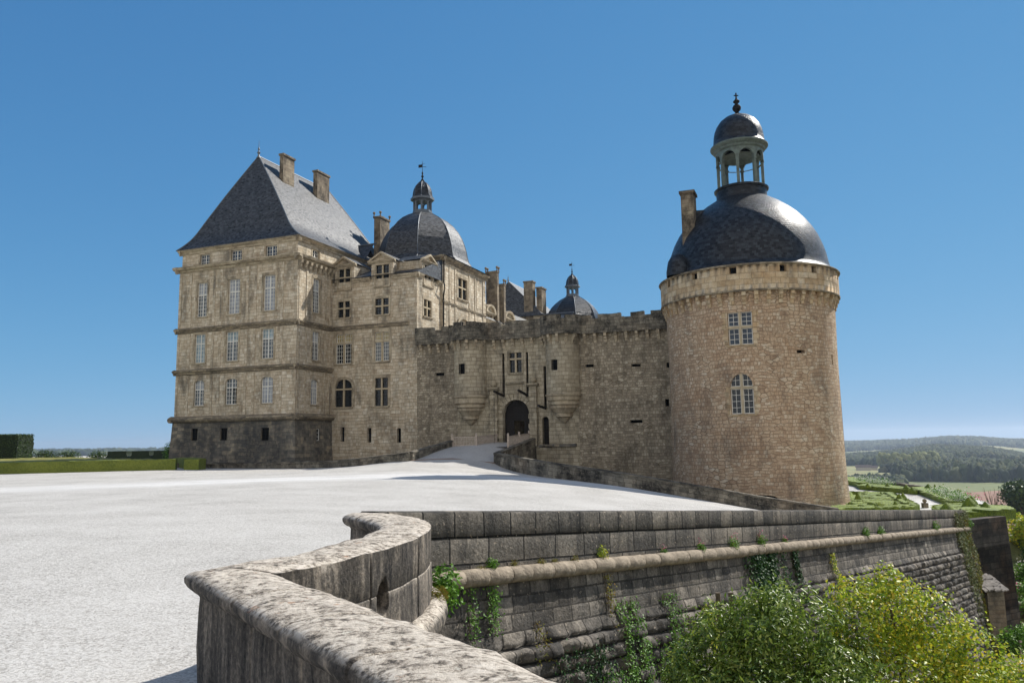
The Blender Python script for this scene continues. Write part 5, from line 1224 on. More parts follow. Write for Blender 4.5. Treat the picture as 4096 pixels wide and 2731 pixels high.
def leaves(name, centers, normals, ln, wd, mat, parent=None, jit=.6, origin=None):
    """a leaf is a folded rhomb"""
    n = len(centers); c = np.asarray(centers, float)
    nn = np.asarray(normals, float) + rng.normal(size=(n, 3)) * jit; nn /= np.linalg.norm(nn, axis=1, keepdims=True) + 1e-9
    t = np.cross(nn, rng.normal(size=(n, 3))); t /= np.linalg.norm(t, axis=1, keepdims=True) + 1e-9; b = np.cross(nn, t)
    L = (ln * rng.uniform(.45, 1.45, n))[:, None]; Wd = (wd * rng.uniform(.7, 1.2, n))[:, None]
    v = np.stack([c - t * L * .5, c + b * Wd * .5 + nn * Wd * .12, c + t * L * .5 - nn * L * .12, c - b * Wd * .5 + nn * Wd * .12], 1).reshape(-1, 3)
    i = np.arange(n)[:, None] * 4
    f = np.concatenate([i + np.array([[0, 1, 2]]), i + np.array([[0, 2, 3]])], 1).reshape(-1, 3)
    o = mesh_np(name, v, f, mat, parent, origin=origin); return o
def blobpts(blobs, dens, shell=.55, drop=.0, gap=.42):
    """points in ellipsoids (cx,cy,cz,rx,ry,rz); denser near the surface, with gaps"""
    P, Nn = [], []
    for (cx, cy, cz, rx, ry, rz) in blobs:
        n = int(dens * 4 * math.pi * ((rx * ry * rz) ** (2 / 3)))
        d = rng.normal(size=(n, 3)); d /= np.linalg.norm(d, axis=1, keepdims=True)
        r = 1 - np.abs(rng.normal(size=n)) * (1 - shell) * .5; r *= 1 + .12 * rng.normal(size=n)
        p = d * r[:, None] * np.array([rx, ry, rz]) + np.array([cx, cy, cz])
        k = np.array([mnoise.noise(Vector((a * 1.9, b_ * 1.9, c * 1.9))) for a, b_, c in p]) > -gap
        P.append(p[k]); Nn.append(d[k] + np.array([0, 0, .5]))
    return np.concatenate(P), np.concatenate(Nn)
def limb(m, a, b, r0, r1, seg=5, wob=.12):
    a, b = Vector(a), Vector(b); L = (b - a).length; pts = []
    for i in range(seg + 1):
        t = i / seg; o = Vector((rnd.uniform(-1, 1), rnd.uniform(-1, 1), 0)) * wob * L * .3 * math.sin(math.pi * t); pts.append(a.lerp(b, t) + o)
    m.tube(pts, [r0 + (r1 - r0) * i / seg for i in range(seg + 1)], 7)
M['bark'] = plain('grey_bark', C(104, 92, 78), .9, .2, 0, .3, 8., .02, 20.)
M['glossleaf'] = foliage('glossy_leaf', [C(48, 68, 20), C(90, 116, 38), C(126, 152, 54), C(168, 178, 84)], .42, .5, .3)
M['yellowleaf'] = foliage('yellow_green_leaf', [C(72, 96, 26), C(112, 140, 38), C(152, 174, 48), C(194, 200, 58), C(208, 184, 58)], .45, .4, .4, 2.5)
M['brightleaf'] = foliage('bright_leaf', [C(54, 92, 26), C(88, 132, 40), C(120, 160, 60)], .5, .3, .3)
M['ivy'] = foliage('ivy_leaf', [C(20, 46, 18), C(34, 68, 26), C(58, 92, 36)], .55, .25, .15)
M['weed'] = foliage('dry_weed', [C(96, 80, 36), C(134, 120, 50), C(120, 136, 54), C(150, 110, 60)], .8, .1, .25, 5.)
M['palevine'] = foliage('pale_ivy', [C(52, 66, 30), C(84, 98, 50), C(120, 124, 76), C(96, 84, 54)], .65, .2, .2); M['pink'] = foliage('pink_petal', [C(190, 60, 110), C(214, 110, 150)], .6, .3, .2); M['petal'] = foliage('white_petal', [C(206, 206, 196), C(230, 228, 220)], .6, .3, .2)
M['treeleaf'] = foliage('dark_tree_leaf', [C(34, 52, 24), C(54, 76, 32), C(78, 100, 44)], .5, .4, .2)
# foreground moat bushes
tb = thing('glossy_shrub', 'large dark green glossy-leaved bush filling the moat in front of the rampart', 'bush', (4.0, 12.0, -9))
bl = [(2.75, 12.2, -1.75, .55, .8, .75), (2.25, 12.4, -2.55, .4, .6, .55), (2.0, 12.0, -3.2, .5, .7, .7), (2.5, 12.6, -2.1, .35, .5, .45), (2.7, 11.8, -2.9, .75, 1, .9), (3.1, 12.4, -1.2, .45, .7, .7), (3.75, 12.2, -.95, .55, .8, .7), (4.25, 12.3, -.9, .6, .8, .75), (4.75, 12, -1.4, .6, .9, .8), (3.5, 11.6, -2.0, .9, .9, .9), (4.4, 11.3, -2.1, .9, .9, .9), (3.3, 11, -2.9, 1, 1, 1), (4.3, 10.8, -3.2, 1.1, 1.1, 1.1), (2.6, 11.3, -3.8, 1, 1, 1.1), (3.6, 10.9, -4.3, 1.5, 1.3, 1.3), (5.1, 11.2, -2.6, .8, 1, 1), (5.3, 11, -3.6, 1, 1, 1.2)]
pc, pn = blobpts(bl, 700, gap=.26)
leaves('foliage', pc - np.array([4, 12, -9]), pn, .095, .036, M['glossleaf'], tb, .7)
m = MB()
for x, y, z, *_ in bl: limb(m, (3.8 + rnd.uniform(-.5, .5), 12, -9), (x, y, z), .09, .015, 7)
for x in (3.42, 3.66): limb(m, (x, 13.2, -4), (x + rnd.uniform(-.05, .05), 13.4, -.55), .05, .045, 4, .03)
m.build('trunk', M['bark'], tb, smooth=60)
ty = thing('yellow_shrub', 'large yellow-green bush with autumn-tinted leaves in the lower right corner', 'bush', (6.6, 12.4, -9))
bl = [(5.35, 12.6, -.95, .5, .7, .75), (5.95, 12.6, -.75, .5, .7, .65), (6.05, 12.9, -.35, .2, .3, .35), (6.5, 12.5, -1.05, .55, .7, .7), (7.0, 12.4, -1.6, .6, .7, .75), (7.6, 12.3, -2.1, .7, .8, .8), (8.4, 12.2, -2.4, .8, .9, .8), (5.6, 12, -1.9, .8, .9, .9), (6.5, 11.9, -2.2, .9, .9, .95), (7.4, 11.6, -2.9, 1, 1, 1), (6.2, 11.3, -3.3, 1.1, 1, 1.1), (5.5, 11.6, -3.2, .8, .9, 1.2), (7.4, 11, -3.8, 1.2, 1, 1.1), (8.6, 11.8, -3.4, 1, 1, 1.1), (6.5, 10.8, -4.5, 1.6, 1.2, 1.2)]
pc, pn = blobpts(bl, 560, gap=.28)
leaves('foliage', pc - np.array([6.6, 12.4, -9]), pn, .065, .045, M['yellowleaf'], ty, .7)
m = MB()
for x, y, z, *_ in bl: limb(m, (6.6 + rnd.uniform(-.5, .5), 12.2, -9), (x, y, z), .09, .015, 7)
m.build('trunk', M['bark'], ty, smooth=60)
# wall plants
def tuft(name, label, cat, c, r, n, ln, wd, mat, group=None, jit=.8, flower=None):
    pc, pn = blobpts([(c[0], c[1], c[2], *r)], n / (4 * math.pi * (r[0] * r[1] * r[2]) ** (2 / 3)), shell=.1, gap=.6)
    base = Vector((c[0] - RN.x * r[0] * .8, c[1] - RN.y * r[0] * .8, c[2] - r[2] * .6))
    o = thing(name, label, cat, base, group=group)
    leaves('foliage', pc - np.array(base), pn, ln, wd, mat, o, jit)
    m = MB()
    for i in range(0, len(pc), max(1, len(pc) // 14)): m.tube([base, (base + Vector(pc[i])) / 2 + Vector((0, 0, .02)), Vector(pc[i])], [.006, .004, .002], 4)
    m.build('stem', M['bark'], o)
    if flower is not None:
        fp = pc[rng.random(len(pc)) < .12] + np.array([0, 0, r[2] * .8]); leaves('flower', fp - np.array(base), np.tile([0, 0, 1.], (len(fp), 1)), .03, .03, flower, o, .8)['kind'] = 'stuff'
    return o
tuft('wall_shrub', 'bright green leafy shrub growing out of the corner between the curved parapet and the rampart', 'shrub', (-1.12, 12.2, -.2), (.34, .3, .36), 700, .085, .055, M['brightleaf'])
tuft('dry_weed', 'dry brown grass tuft on the moulding under the curved parapet', 'weed', (-1.05, 10.6, .0), (.16, .3, .14), 420, .1, .006, M['weed'])
tuft('wall_fern', 'tiny yellow-green fern rooted beside the oval drain hole', 'weed', (-1.27, 8.95, .42), (.04, .05, .06), 60, .03, .012, M['weed'])
def tk(px): k = (px - 2036) / 3067; return (12.6 * k + 1.75) / (RD.x - RD.y * k)
TF = [(1890, -1.0, .12, 'rust-brown feathery weed nearest the green corner shrub on the rampart ledge', 'weed', .03), (1935, -.9, .13, 'rounded grey-green cushion plant on the rampart ledge near the corner shrub', 'bright', .05), (2020, -.93, .09, 'brownish cushion weed on the rampart ledge between two block joints', 'weed', .03),
      (2125, -.95, .1, 'low olive tuft on the rampart ledge, left of a pair of small weeds', 'weed', .04), (2180, -.95, .08, 'small round weed on the ledge, first after the low olive tuft', 'weed', .03), (2255, -.93, .1, 'wispy upright weed on the ledge just left of the yellow-flowered plant', 'weed', .03), (2365, -.85, .16, 'yellow-leaved plant spilling over the rampart moulding', 'yellow', .05),
      (2605, -.93, .1, 'tiny green plant with a pink flower on the rampart ledge', 'bright', .04), (2750, -.92, .15, 'small bright green plant on the ledge left of the pink valerian', 'bright', .06), (2875, -.9, .22, 'green valerian clump with pink flowers on the rampart ledge above the ivy', 'bright', .06),
      (2985, -.85, .2, 'pink-flowered valerian on the ledge, right of the larger clump', 'bright', .06), (3080, -.92, .12, 'little green plant on the ledge just right of the pink valerians', 'bright', .05), (3395, -.85, .25, 'bright green ledge plant below the right garden path', 'bright', .07), (3455, -.85, .22, 'bright green ledge plant, second one below the right garden path', 'bright', .07), (3670, -.8, .3, 'pink-flowered plant on the ledge towards the ivy-covered corner', 'bright', .08),
      (3800, -.8, .35, 'leafy plant on the ledge just before the ivy-covered corner', 'bright', .1)]
for px, zo, r, lab, mt, ls in TF:
    t = tk(px); p = RP(t, .06, zo - .02)
    tuft('ledge_plant', lab, 'plant', p, (r, r, r * 1.0), 150 + int(r * 900), ls, ls * (.3 if mt == 'weed' else .5), M['weed' if mt == 'weed' else 'yellowleaf' if mt == 'yellow' else 'brightleaf'], 'small plants on the rampart ledge', flower=M['pink'] if 'pink' in lab else None)
def climber(name, label, t0, t1, z0, z1, n, ln, wd, mat, strands=6, spread=.12, group=None, ragged=1.):
    """leaves hugging the battered face, along hanging strands"""
    P, Nn = [], []; st = MB(); base = RP((t0 + t1) / 2, .05, z0)
    for s in range(strands):
        t = rnd.uniform(t0, t1); L = (z1 - z0) * rnd.uniform(.45, 1) if ragged else (z1 - z0); pts = []
        for i in range(12):
            z = z0 + L * i / 11; t += rnd.uniform(-.05, .05) * ragged; d = .06 + max(0, -z - 1.2) * .13 + (.1 if z < -2.2 else 0); pts.append(RP(t, d, z))
        st.tube(pts, .007, 4)
        k = n // strands
        for i in range(k):
            a = rnd.uniform(0, 10.999); j = int(a); q = pts[j].lerp(pts[min(11, j + 1)], a - j); sp = spread * rnd.uniform(.3, 1)
            q = q + Vector((RD.x, RD.y, 0)) * rnd.gauss(0, sp) + Vector((RN.x, RN.y, 0)) * rnd.uniform(0, .12) + Vector((0, 0, rnd.gauss(0, sp * .6))); P.append(q); Nn.append((RN.x, RN.y, .5))
    o = thing(name, label, 'climbing plant', base, group=group)
    leaves('foliage', np.array(P) - np.array(base), np.array(Nn), ln, wd, mat, o, .5); st.build('stem', M['bark'], o)
g_ = 'climbers on the rampart face'
climber('ivy', 'thick dark ivy hanging from the rampart moulding above the glossy bush', tk(2925), tk(3060), -1.2, -3.2, 2600, .085, .07, M['ivy'], 16, .2, g_)
climber('ivy', 'narrow ivy strand right of the thick dark ivy on the rampart', tk(3090), tk(3120), -1.2, -2.6, 420, .08, .07, M['ivy'], 4, .12, g_)
climber('creeper', 'leafy creeper trailing beneath the moulding next to the green corner shrub', tk(1800), tk(1950), -1.3, -2.4, 420, .06, .03, M['brightleaf'], 7, .1, g_)
climber('creeper', 'green creeper climbing in the middle of the rampart face beneath the cushion weeds', tk(2390), tk(2470), -1.9, -4.2, 900, .07, .04, M['brightleaf'], 9, .16, g_)
climber('creeper', 'fern-like green creeper on the rampart face left of the glossy bush', tk(2580), tk(2620), -1.9, -3.6, 520, .07, .03, M['brightleaf'], 6, .14, g_)
climber('creeper', 'low dark creeper spreading by the nearest coping edge on the rampart face', tk(2150), tk(2330), -2.6, -5.0, 1500, .07, .04, M['ivy'], 14, .22, g_)
climber('creeper', 'yellowing creeper strand on the rampart face beside the glossy bush', tk(2700), tk(2760), -2.3, -4.5, 900, .07, .04, M['yellowleaf'], 9, .2, g_)
climber('creeper', 'yellow trailing strand over the rusticated courses right of the bush top', tk(3235), tk(3255), -1.5, -4.2, 300, .09, .06, M['yellowleaf'], 3, .08, g_)
climber('creeper', 'sprawling leafy creeper low on the rampart just left of the glossy bush', tk(2460), tk(2660), -2.9, -5.6, 2000, .07, .04, M['brightleaf'], 14, .22, g_)
climber('creeper', 'patchy low creeper on the rampart face between the dark creeper and the green one', tk(2290), tk(2420), -3.2, -5.6, 1300, .07, .045, M['brightleaf'], 12, .2, g_)
climber('creeper', 'thin creeper strand under the yellow-leaved ledge plant', tk(2365), tk(2385), -1.3, -2.5, 160, .05, .03, M['weed'], 3, .06, g_)
climber('creeper', 'small tuft of dry creeper hanging on the shaded face under the moulding', tk(2080), tk(2100), -2.0, -2.9, 180, .05, .02, M['weed'], 4, .1, g_)
climber('ivy', 'curtain of pale ivy covering the far right corner of the rampart', RL - 4.0, RL - .2, -.25, -6.5, 7000, .11, .09, M['palevine'], 34, .4, g_)
climber('ivy', 'long brownish-green creeper running down the far rampart corner', RL - 1.7, RL - .2, -.5, -9.3, 4200, .1, .08, M['weed'], 14, .28, g_, 0)

# shrubs far left
_bk = bpy.data.objects['topiary_block']; _P = rng.uniform([-70.6, 98.85, .2], [-63.3, 102, 3.85], (26000, 3)); _e = np.minimum.reduce([_P[:, 0] + 70.6, -63.3 - _P[:, 0], _P[:, 1] - 98.85, 3.85 - _P[:, 2]]); _P = _P[_e < .22]
leaves('leaf_fringe', _P, np.tile([.3, -1, .5], (len(_P), 1)), .16, .1, M['treeleaf'], _bk, .8)
def roundtree(name, label, x, y, z0, crown, dens, ln, mat, cat='shrub', trunk=.1, group=None):
    o = thing(name, label, cat, (x, y, z0), group=group); pc, pn = blobpts(crown, dens)
    leaves('crown', pc - np.array([x, y, z0]), pn, ln, ln * .7, M[mat], o, .8)
    m = MB()
    for c in crown[:6]: limb(m, (x, y, z0 - .3), (c[0], c[1], c[2]), trunk, trunk * .3)
    m.build('trunk', M['bark'], o, smooth=60); return o
for x0, x1, zt, lab in ((-62.3, -59.2, 1.85, 'low dark bush beyond the parterre, right of the tall hedge block'), (-58.8, -56.1, 1.72, 'dark round-topped bush beyond the parterre, second from the tall hedge block'), (-54.9, -52.6, 1.6, 'dark dome-shaped bush left of the flared topiary blocks')):
    xm = (x0 + x1) / 2; roundtree('dark_bush', lab, xm, 100, 0, [(xm + dx * (x1 - x0) * .3, 100 + rnd.uniform(-.4, .4), zt * h_, (x1 - x0) * .27, .9, zt * .38) for dx, h_ in ((-1, .5), (0, .62), (1, .5), (.4, .6))], 42, .17, 'treeleaf', 'bush', .08, 'dark bushes beyond the left parterre')
roundtree('corner_shrub', 'light green leafy shrub at the foot of the left pavilion', -37.3, 84, 0, [(-37.4, 84, 1.2, .7, .6, 1.1), (-37.5, 84, 1.9, .4, .4, .55), (-37.0, 84, .8, .7, .6, .8)], 60, .14, 'brightleaf')

# ---- right garden ----
slabgreen('parterre', 'patterned green box parterre beside the foot of the round tower', [(21.5, 57.5), (23.2, 56.0), (26, 55.5), (28.6, 56.0), (29.8, 57.5), (31.6, 62.5), (34.2, 70.5), (31, 72.5), (25, 73)], -3.45, .36, 'box', 'parterre', step=.12, pat=3.6)
slabgreen('parterre', 'curved corner bed of low box with a tall clipped cone, by the rampart coping', [(28.6, 52.2), (29.4, 55.2), (30.6, 57.2), (33.2, 58.6), (34.6, 56.5), (33.2, 52.6), (31, 51.2)], -3.45, .36, 'box', 'parterre', step=.12, pat=3.6)
slabgreen('box_hedge', 'low box hedge square seen between round tower and rampart coping', [(22.0, 54.2), (22.9, 54.2), (23.1, 55.4), (22.1, 55.6)], -3.45, .45, 'box', step=.2)
slabgreen('box_hedge', 'straight raised box hedge running diagonally across the tower parterre', [(32.9, 69.4), (28.9, 58.1), (29.2, 57.9), (33.3, 69.2)], -3.45, .48, 'box', step=.2)
slabgreen('parterre', 'second green parterre beyond the pale path, edged by a clipped hedge', [(35.2, 79.5), (36.9, 71.4), (37.9, 73.5), (39, 80), (38.6, 86), (36.8, 84)], -3.45, .42, 'box', 'parterre', step=.14, pat=3.4)
slabgreen('box_hedge', 'curving hedge along the far end of the right garden path', [(37.6, 89.5), (36.7, 83.2), (37.4, 82.9), (39.4, 86), (41, 94), (38, 98)], -3.45, .5, 'box', step=.25)
slabgreen('box_hedge', 'broad clipped hedge between the pale path and the white rose bed', [(38.6, 75.8), (33.0, 59.2), (34.9, 59.3), (37.8, 65.5), (40.2, 72.5), (40.6, 76)], -3.45, .45, 'box', step=.22)
slabgreen('box_hedge', 'dark clipped hedge end standing above the ivy-covered rampart corner', [(31.0, 51.0), (33.4, 52.2), (34.3, 54.5), (33.5, 55), (30.6, 52.4)], -3.45, .5, 'box', step=.22)
CON = [(27.93, 63.5, .95, .55), (29.05, 52.6, 1.05, .95), (31.1, 62.5, .95, .6), (30.5, 61.9, .95, .6), (32.5, 55.9, 1.15, .95), (33.3, 56.9, 1.1, .8), (32.2, 53.5, .95, .75), (39.2, 73.8, .9, .85), (36.3, 71.2, .75, .6), (37.3, 74.2, .8, .65), (37.1, 77.5, .75, .6), (35.2, 77.6, .75, .6), (35.5, 63.9, .95, .65), (35.3, 62.9, .85, .6), (37.4, 65.8, .95, .6), (37.8, 66.4, .9, .6), (31.7, 67.5, .55, .3), (28.2, 57.9, .6, .35), (39.6, 89, .8, .6), (40.4, 74.9, .7, .35)]
CL = ['clipped box cone in the middle of the tower parterre, alone among domes', 'large clipped cone standing right behind the rampart coping', 'right one of the twin pointed cones by the pale path', 'left one of the twin pointed cones by the pale path', 'largest clipped cone near the pink flowers', 'leaning clipped cone tucked behind the largest cone near the pink flowers', 'clipped cone on the hedge at the rampart corner', 'wide dark clipped cone left of the white rose bed on the skyline', 'small bright cone in front of a darker one on the second parterre', 'dark cone at the right end of the second parterre', 'single cone at the back of the second parterre below the forest', 'small cone near the left end of the second parterre', 'taller cone in the gap between the two white rose patches', 'shorter cone in front of the taller one between the white roses', 'left cone of the pair behind the white roses before the brown field', 'right cone of the pair behind the white roses before the brown field', 'tiny pointed cone near the top end of the diagonal hedge', 'small pointed cone beside the lower end of the diagonal hedge', 'far cone above the curving hedge next to the tower', 'little black cone peeping over the white roses at the field edge']
for (x, y, h, r), lab in zip(CON, CL): h *= .62; r *= .5; lathegreen('topiary_cone', lab, x, y, -3.16, [(r, 0), (r * 1.02, h * .12), (r * .86, h * .35), (r * .58, h * .62), (r * .28, h * .86), (r * .06, h), (0, h * 1.01)], group='clipped cones in the right garden')
DOM = [(26.7, 58.5, .42, .6), (25.5, 57.5, .28, .5), (25.7, 55.3, .32, .5), (27.1, 55.5, .32, .48), (28.1, 56.3, .28, .45), (29.0, 57.0, .26, .4), (30.7, 68.5, .34, .55), (31.3, 67.0, .3, .5), (33, 69.4, .26, .45), (29.9, 70, .3, .5), (25.4, 58.9, .4, .55), (32.0, 71.0, .28, .5), (29.3, 58.6, .26, .35), (29.7, 59.6, .24, .34), (30.0, 60.6, .24, .34), (31.5, 64.4, .24, .34), (31.9, 65.6, .24, .34), (32.3, 66.8, .24, .34)]
for i, (x, y, h, r) in enumerate(DOM):
    h *= .7; r *= .55
    lathegreen('topiary_dome', 'round clipped box dome rising from the patterned parterre by the round tower', x, y, -3.18, [(r, 0), (r * 1.0, h * .35), (r * .8, h * .75), (r * .45, h * .97), (0, h * 1.05)], group='box domes of the tower parterre')
bo = thing('stone_ball', 'stone ball on a low pedestal where the pale garden path begins', 'ornament', (30.9, 58.9, -3.45))
m = MB(); m.box(W, 30.72, 31.08, 58.72, 59.08, -3.5, -3.08); m.build('pedestal', M['chim'], bo)
m = MB(); m.lathe(lambda x, y, z: Vector((30.9 + x, 58.9 + y, -2.93 + z)), [(.06, -.17), (.07, -.13), (.13, -.08), (.16, 0), (.13, .09), (.07, .14), (0, .16)], 14); m.build('ball', M['chim'], bo, smooth=60)
def flowers(name, label, band_, n, z, mat, ln=.12, hgt=.5):
    P = []
    for (x0, y0), (x1, y1) in zip(band_, band_[1:]):
        for i in range(n): t = rnd.random(); P.append((x0 + (x1 - x0) * t + rnd.gauss(0, .35), y0 + (y1 - y0) * t + rnd.gauss(0, .35), z + abs(rnd.gauss(0, hgt * .5))))
    P = np.array(P); c = P.mean(0); c[2] = z - .2
    o = thing(name, label, 'flower bed', c); leaves('foliage', P - c + rng.normal(size=P.shape) * .12 - np.array([0, 0, .12]), np.tile([0, 0, 1.], (len(P), 1)), .14, .1, M['brightleaf'], o, .9)
    sel = rng.random(len(P)) < .75; leaves('flower', P[sel] - c, np.tile([0, 0, 1.], (sel.sum(), 1)), ln, ln * .8, mat, o, .7)['kind'] = 'stuff'
flowers('rose_bed', 'long bed of white roses beside the broad hedge on the terrace edge', [(37.6, 69.8), (36.0, 64.8), (34.9, 61.6), (34.0, 59.4)], 1100, -3.0, M['petal'], .09, .42)
flowers('rose_bed', 'white roses above the curving hedge near the round tower', [(39.0, 88.0), (38.6, 83.5), (38.3, 80)], 900, -3.0, M['petal'], .1, .42)
flowers('pink_flower_bed', 'pink flowers behind the largest cone at the field edge', [(37.2, 64.5), (35.8, 60.2)], 70, -3.05, M['pink'], .12)
lowwall('terrace_wall', 'pale stone terrace edge wall behind the second parterre', [(41.6, 96, -3.4), (40.6, 85, -3.4), (40.9, 79, -3.45), (41, 76, -3.5)], [.42, .42, .4, .35], base=-7)
tag((lambda m: (m.box(W, 30, 44, 104.6, 105.2, -4.5, -2.7), m.build('garden_wall', M['trim']))[1])(MB()), 'pale stone garden wall at the far end of the right terrace', 'low wall')
for (a, b), (c, d) in zip(court[12:17], court[13:18]):
    pass
tm = MB()
for (a, b), (c, d) in zip(court[12:17], court[13:18]): tm.face([(a, b, -3.45), (c, d, -3.45), (c, d, -12), (a, b, -12)])
tag(tm.build('terrace_retaining_wall', M['rubble']), 'rubble retaining wall under the outer edge of the right terrace garden', 'retaining wall')

# ---- lower garden right ----
def bushm(lab, x, y, z, r, n=40, mat='treeleaf', ln=.2, fl=None, name='garden_bush', h=1.):
    o = roundtree(name, lab, x, y, z, [(x + rnd.uniform(-.5, .5) * r, y + rnd.uniform(-.5, .5) * r, z + r * h * rnd.uniform(.5, 1.1), r * .6, r * .6, r * h * .6) for _ in range(5)], n, ln, mat, 'bush', .05)
    if fl is not None:
        P = np.array([(x + rnd.gauss(0, r * .6), y - rnd.random() * r * .8, z + r * h * rnd.uniform(.6, 1.6)) for _ in range(60)]); leaves('flower', P - np.array([x, y, z]), np.tile([0, -1., .4], (60, 1)), .16, .14, fl, o, .7)['kind'] = 'stuff'
bushm('tangled green shrub below the stone hut', 27.6, 44.2, -10.1, 1.1, 60, 'brightleaf', .16); bushm('green plant beside the bare stakes in the lower garden', 29.6, 45.6, -10.2, .9, 60, 'treeleaf', .15)
m = MB(); sx_ = [30 + 2 * i for i in range(16)]; sy_ = [(52, -10.6), (56, -10.4), (58, -9.9), (61, -9.2), (64, -8.3), (67, -7.1), (70, -6.9), (78, -8), (90, -11.5)]
m.grid([[(x + (y - 52) * .35 + 3, y, z + .35 * mnoise.noise(Vector((x * .3, y * .3, 0)))) for y, z in sy_] for x in sx_]); tag(m.build('garden_slope', hedge_mat('rough_grass', [C(60, 66, 30), C(96, 98, 48), C(128, 120, 70)], 2.), None, smooth=60), kind='structure')
bushm('rose bush with pink flowers on the lower garden terrace', 36.9, 57.3, -10.3, 1.1, 50, 'brightleaf', .2, M['pink']); bushm('white-flowered shrub under the vine-covered slope', 39.2, 60.5, -9.2, 1.1, 50, 'brightleaf', .2, M['petal'])
bushm('broad yellow-green vine mass right of the dark end wall', 43.6, 65.5, -8.0, 2.2, 40, 'yellowleaf', .24); bushm('dark ivy-green thicket under the yellow-green vine', 41.5, 62.5, -9.0, 1.6, 46, 'ivy', .22)
bushm('olive shrub at the right edge under the boundary wall', 47.2, 67.0, -7.8, 2.0, 40, 'treeleaf', .24); bushm('leafy shrub by the lower terrace wall at the right edge', 34.9, 54.0, -10.5, .9, 60, 'brightleaf', .16)
bushm('brown dead shrub at the foot of the dark end wall', 33.6, 49.8, -10.2, .9, 50, 'weed', .16)
lowwall('terrace_wall', 'dark stone retaining step in the lower garden at the right edge', [(36.2, 58.8, -10.2), (44, 57.5, -10.2)], [1.1, 1.0], .5, 'base'); lowwall('terrace_wall', 'second stone step of the lower garden in front of the darker one', [(33.4, 54.6, -10.6), (40, 53, -10.6)], [1.2, 1.1], .5, 'parapet')
lowwall('boundary_wall', 'short stone wall stub behind the clipped hedge end at the terrace edge', [(44.1, 68, -7.0), (45.2, 68, -7.0)], [1.75, 1.75], .8, 'base', base=-1); lowwall('boundary_wall', 'tile-capped boundary wall at the right edge under the brown field', [(45.2, 68.4, -7.0), (58, 70, -7.2)], [1.2, 1.2], .5, 'chim', base=-1)
for i, (x, y) in enumerate(((29.0, 44.6), (30.1, 46.0), (31.4, 46.8), (27.3, 43.4))):
    m = MB(); m.tube([(x, y, -10.2), (x + .03, y, -8.6 - .2 * i)], .045, 6); m.box(lambda a, b, c: Vector((x + .03 + a, y + b, c)), -.06, .06, -.06, .06, -8.62 - .2 * i, -8.52 - .2 * i)
    tag(m.build('garden_stake', M['oldwood']), 'upright wooden stake among the plants under the stone hut', 'stake', 'stakes in the lower garden')
m = MB()
for i in range(14):
    x, y = 25.6 + rnd.uniform(0, 3.6), 41.0 + rnd.uniform(-.8, .8); m.prism([(x, y), (x + .7, y + .1), (x + .6, y + .7), (x - .1, y + .5)], -10.0 + rnd.uniform(0, .25), -9.9 + rnd.uniform(.1, .4))
tag(m.build('rubble_heap', plain('white_stone_rubble', C(196, 194, 198), .8, .3, 0, .2, 2.)), 'heap of whitish stone slabs lying in the lower garden', 'rubble')
# bare bush near terrace corner
m = MB()
for i in range(40):
    a = rnd.uniform(0, 6.28); r_ = rnd.uniform(.2, 1.3); limb(m, (38.9, 63.4, -5.2), (38.9 + r_ * math.cos(a), 63.4 + r_ * math.sin(a), -3.6 + rnd.uniform(0, 1.3)), .03, .006, 4)
tag(m.build('bare_bush', M['bark']), 'leafless twiggy bush standing against the brown field', 'bush')
for x, y, z, r, lab in ((128, 196, -24, 9, 'round green tree at the right edge below the brown field'), (137, 205, -24, 8, 'darker green tree behind the round one at the right edge')):
    roundtree('broadleaf_tree', lab, x, y, z, [(x + rnd.uniform(-.5, .5) * r, y + rnd.uniform(-.3, .3) * r, z + r * rnd.uniform(.5, 1.25), r * .4, r * .4, r * .36) for _ in range(10)], 7, .75, 'treeleaf', 'tree', .35)
# ---- terrain to the horizon ----
def terr(X, Y):
    r = np.hypot(X, Y); az = np.degrees(np.arctan2(X, Y))
    right = np.clip((az + 12) / 24, 0, 1)
    # right side profile
    mid = np.interp(az, [10, 23, 25.2, 28.5, 31.6, 33.3, 38], [-64, -68, -62, -42, -50, -68, -72])
    far = np.interp(az, [10, 23, 27.2, 29.3, 31, 32.8, 38], [-66, -58, -47, -32, -38, -54, -64])
    K = [0, 115, 200, 650, 1180, 1400]; V = [-10.4, -12.4, -24, -57, -62, -59]
    zr = np.interp(r, K, V)
    t1 = np.clip((r - 1400) / 1100, 0, 1); t1 = t1 * t1 * (3 - 2 * t1); t2 = np.clip((r - 2500) / 800, 0, 1); t3 = np.clip((r - 3300) / 1900, 0, 1); t3 = t3 * t3 * (3 - 2 * t3); t4 = np.clip((r - 5300) / 4000, 0, 1)
    zr = zr + (mid + 59) * t1 - t2 * 16; zr = zr + (far - (mid - 16)) * t3 * (r > 2500) - 120 * t4
    # left side
    zl = np.interp(r, [0, 172, 260, 700, 1500, 3000, 5000, 6500, 9000, 20000], [-1.2, -1.6, -14, -30, -26, -32, -36, -30, -60, -140])
    n = np.array([mnoise.noise(Vector((a / 420, b / 420, 0))) for a, b in zip(X.ravel(), Y.ravel())]).reshape(X.shape)
    z = zl * (1 - right) + zr * right
    z = z + n * 3 * np.clip((r - 900) / 1200, 0, 1) * (r < 9000)
    near = (r < 140) & (az > -25); z = np.where(near & (Y > 0), np.minimum(z, -10.4 + 0 * z), z)
    z = np.where((Y < 0) & (r < 172), -10.4, z); return z
azs = np.radians(np.concatenate([np.arange(-180, -40, 6), np.arange(-40, -22, .4), np.arange(-22, 18, 2), np.arange(18, 40, .25), np.arange(40, 180.1, 5)]))
rs = np.concatenate([[0.5, 20, 40], np.arange(60, 260, 20), np.arange(260, 1400, 45), np.arange(1400, 6500, 110), [7000, 8000, 10000, 14000, 20000, 30000]])
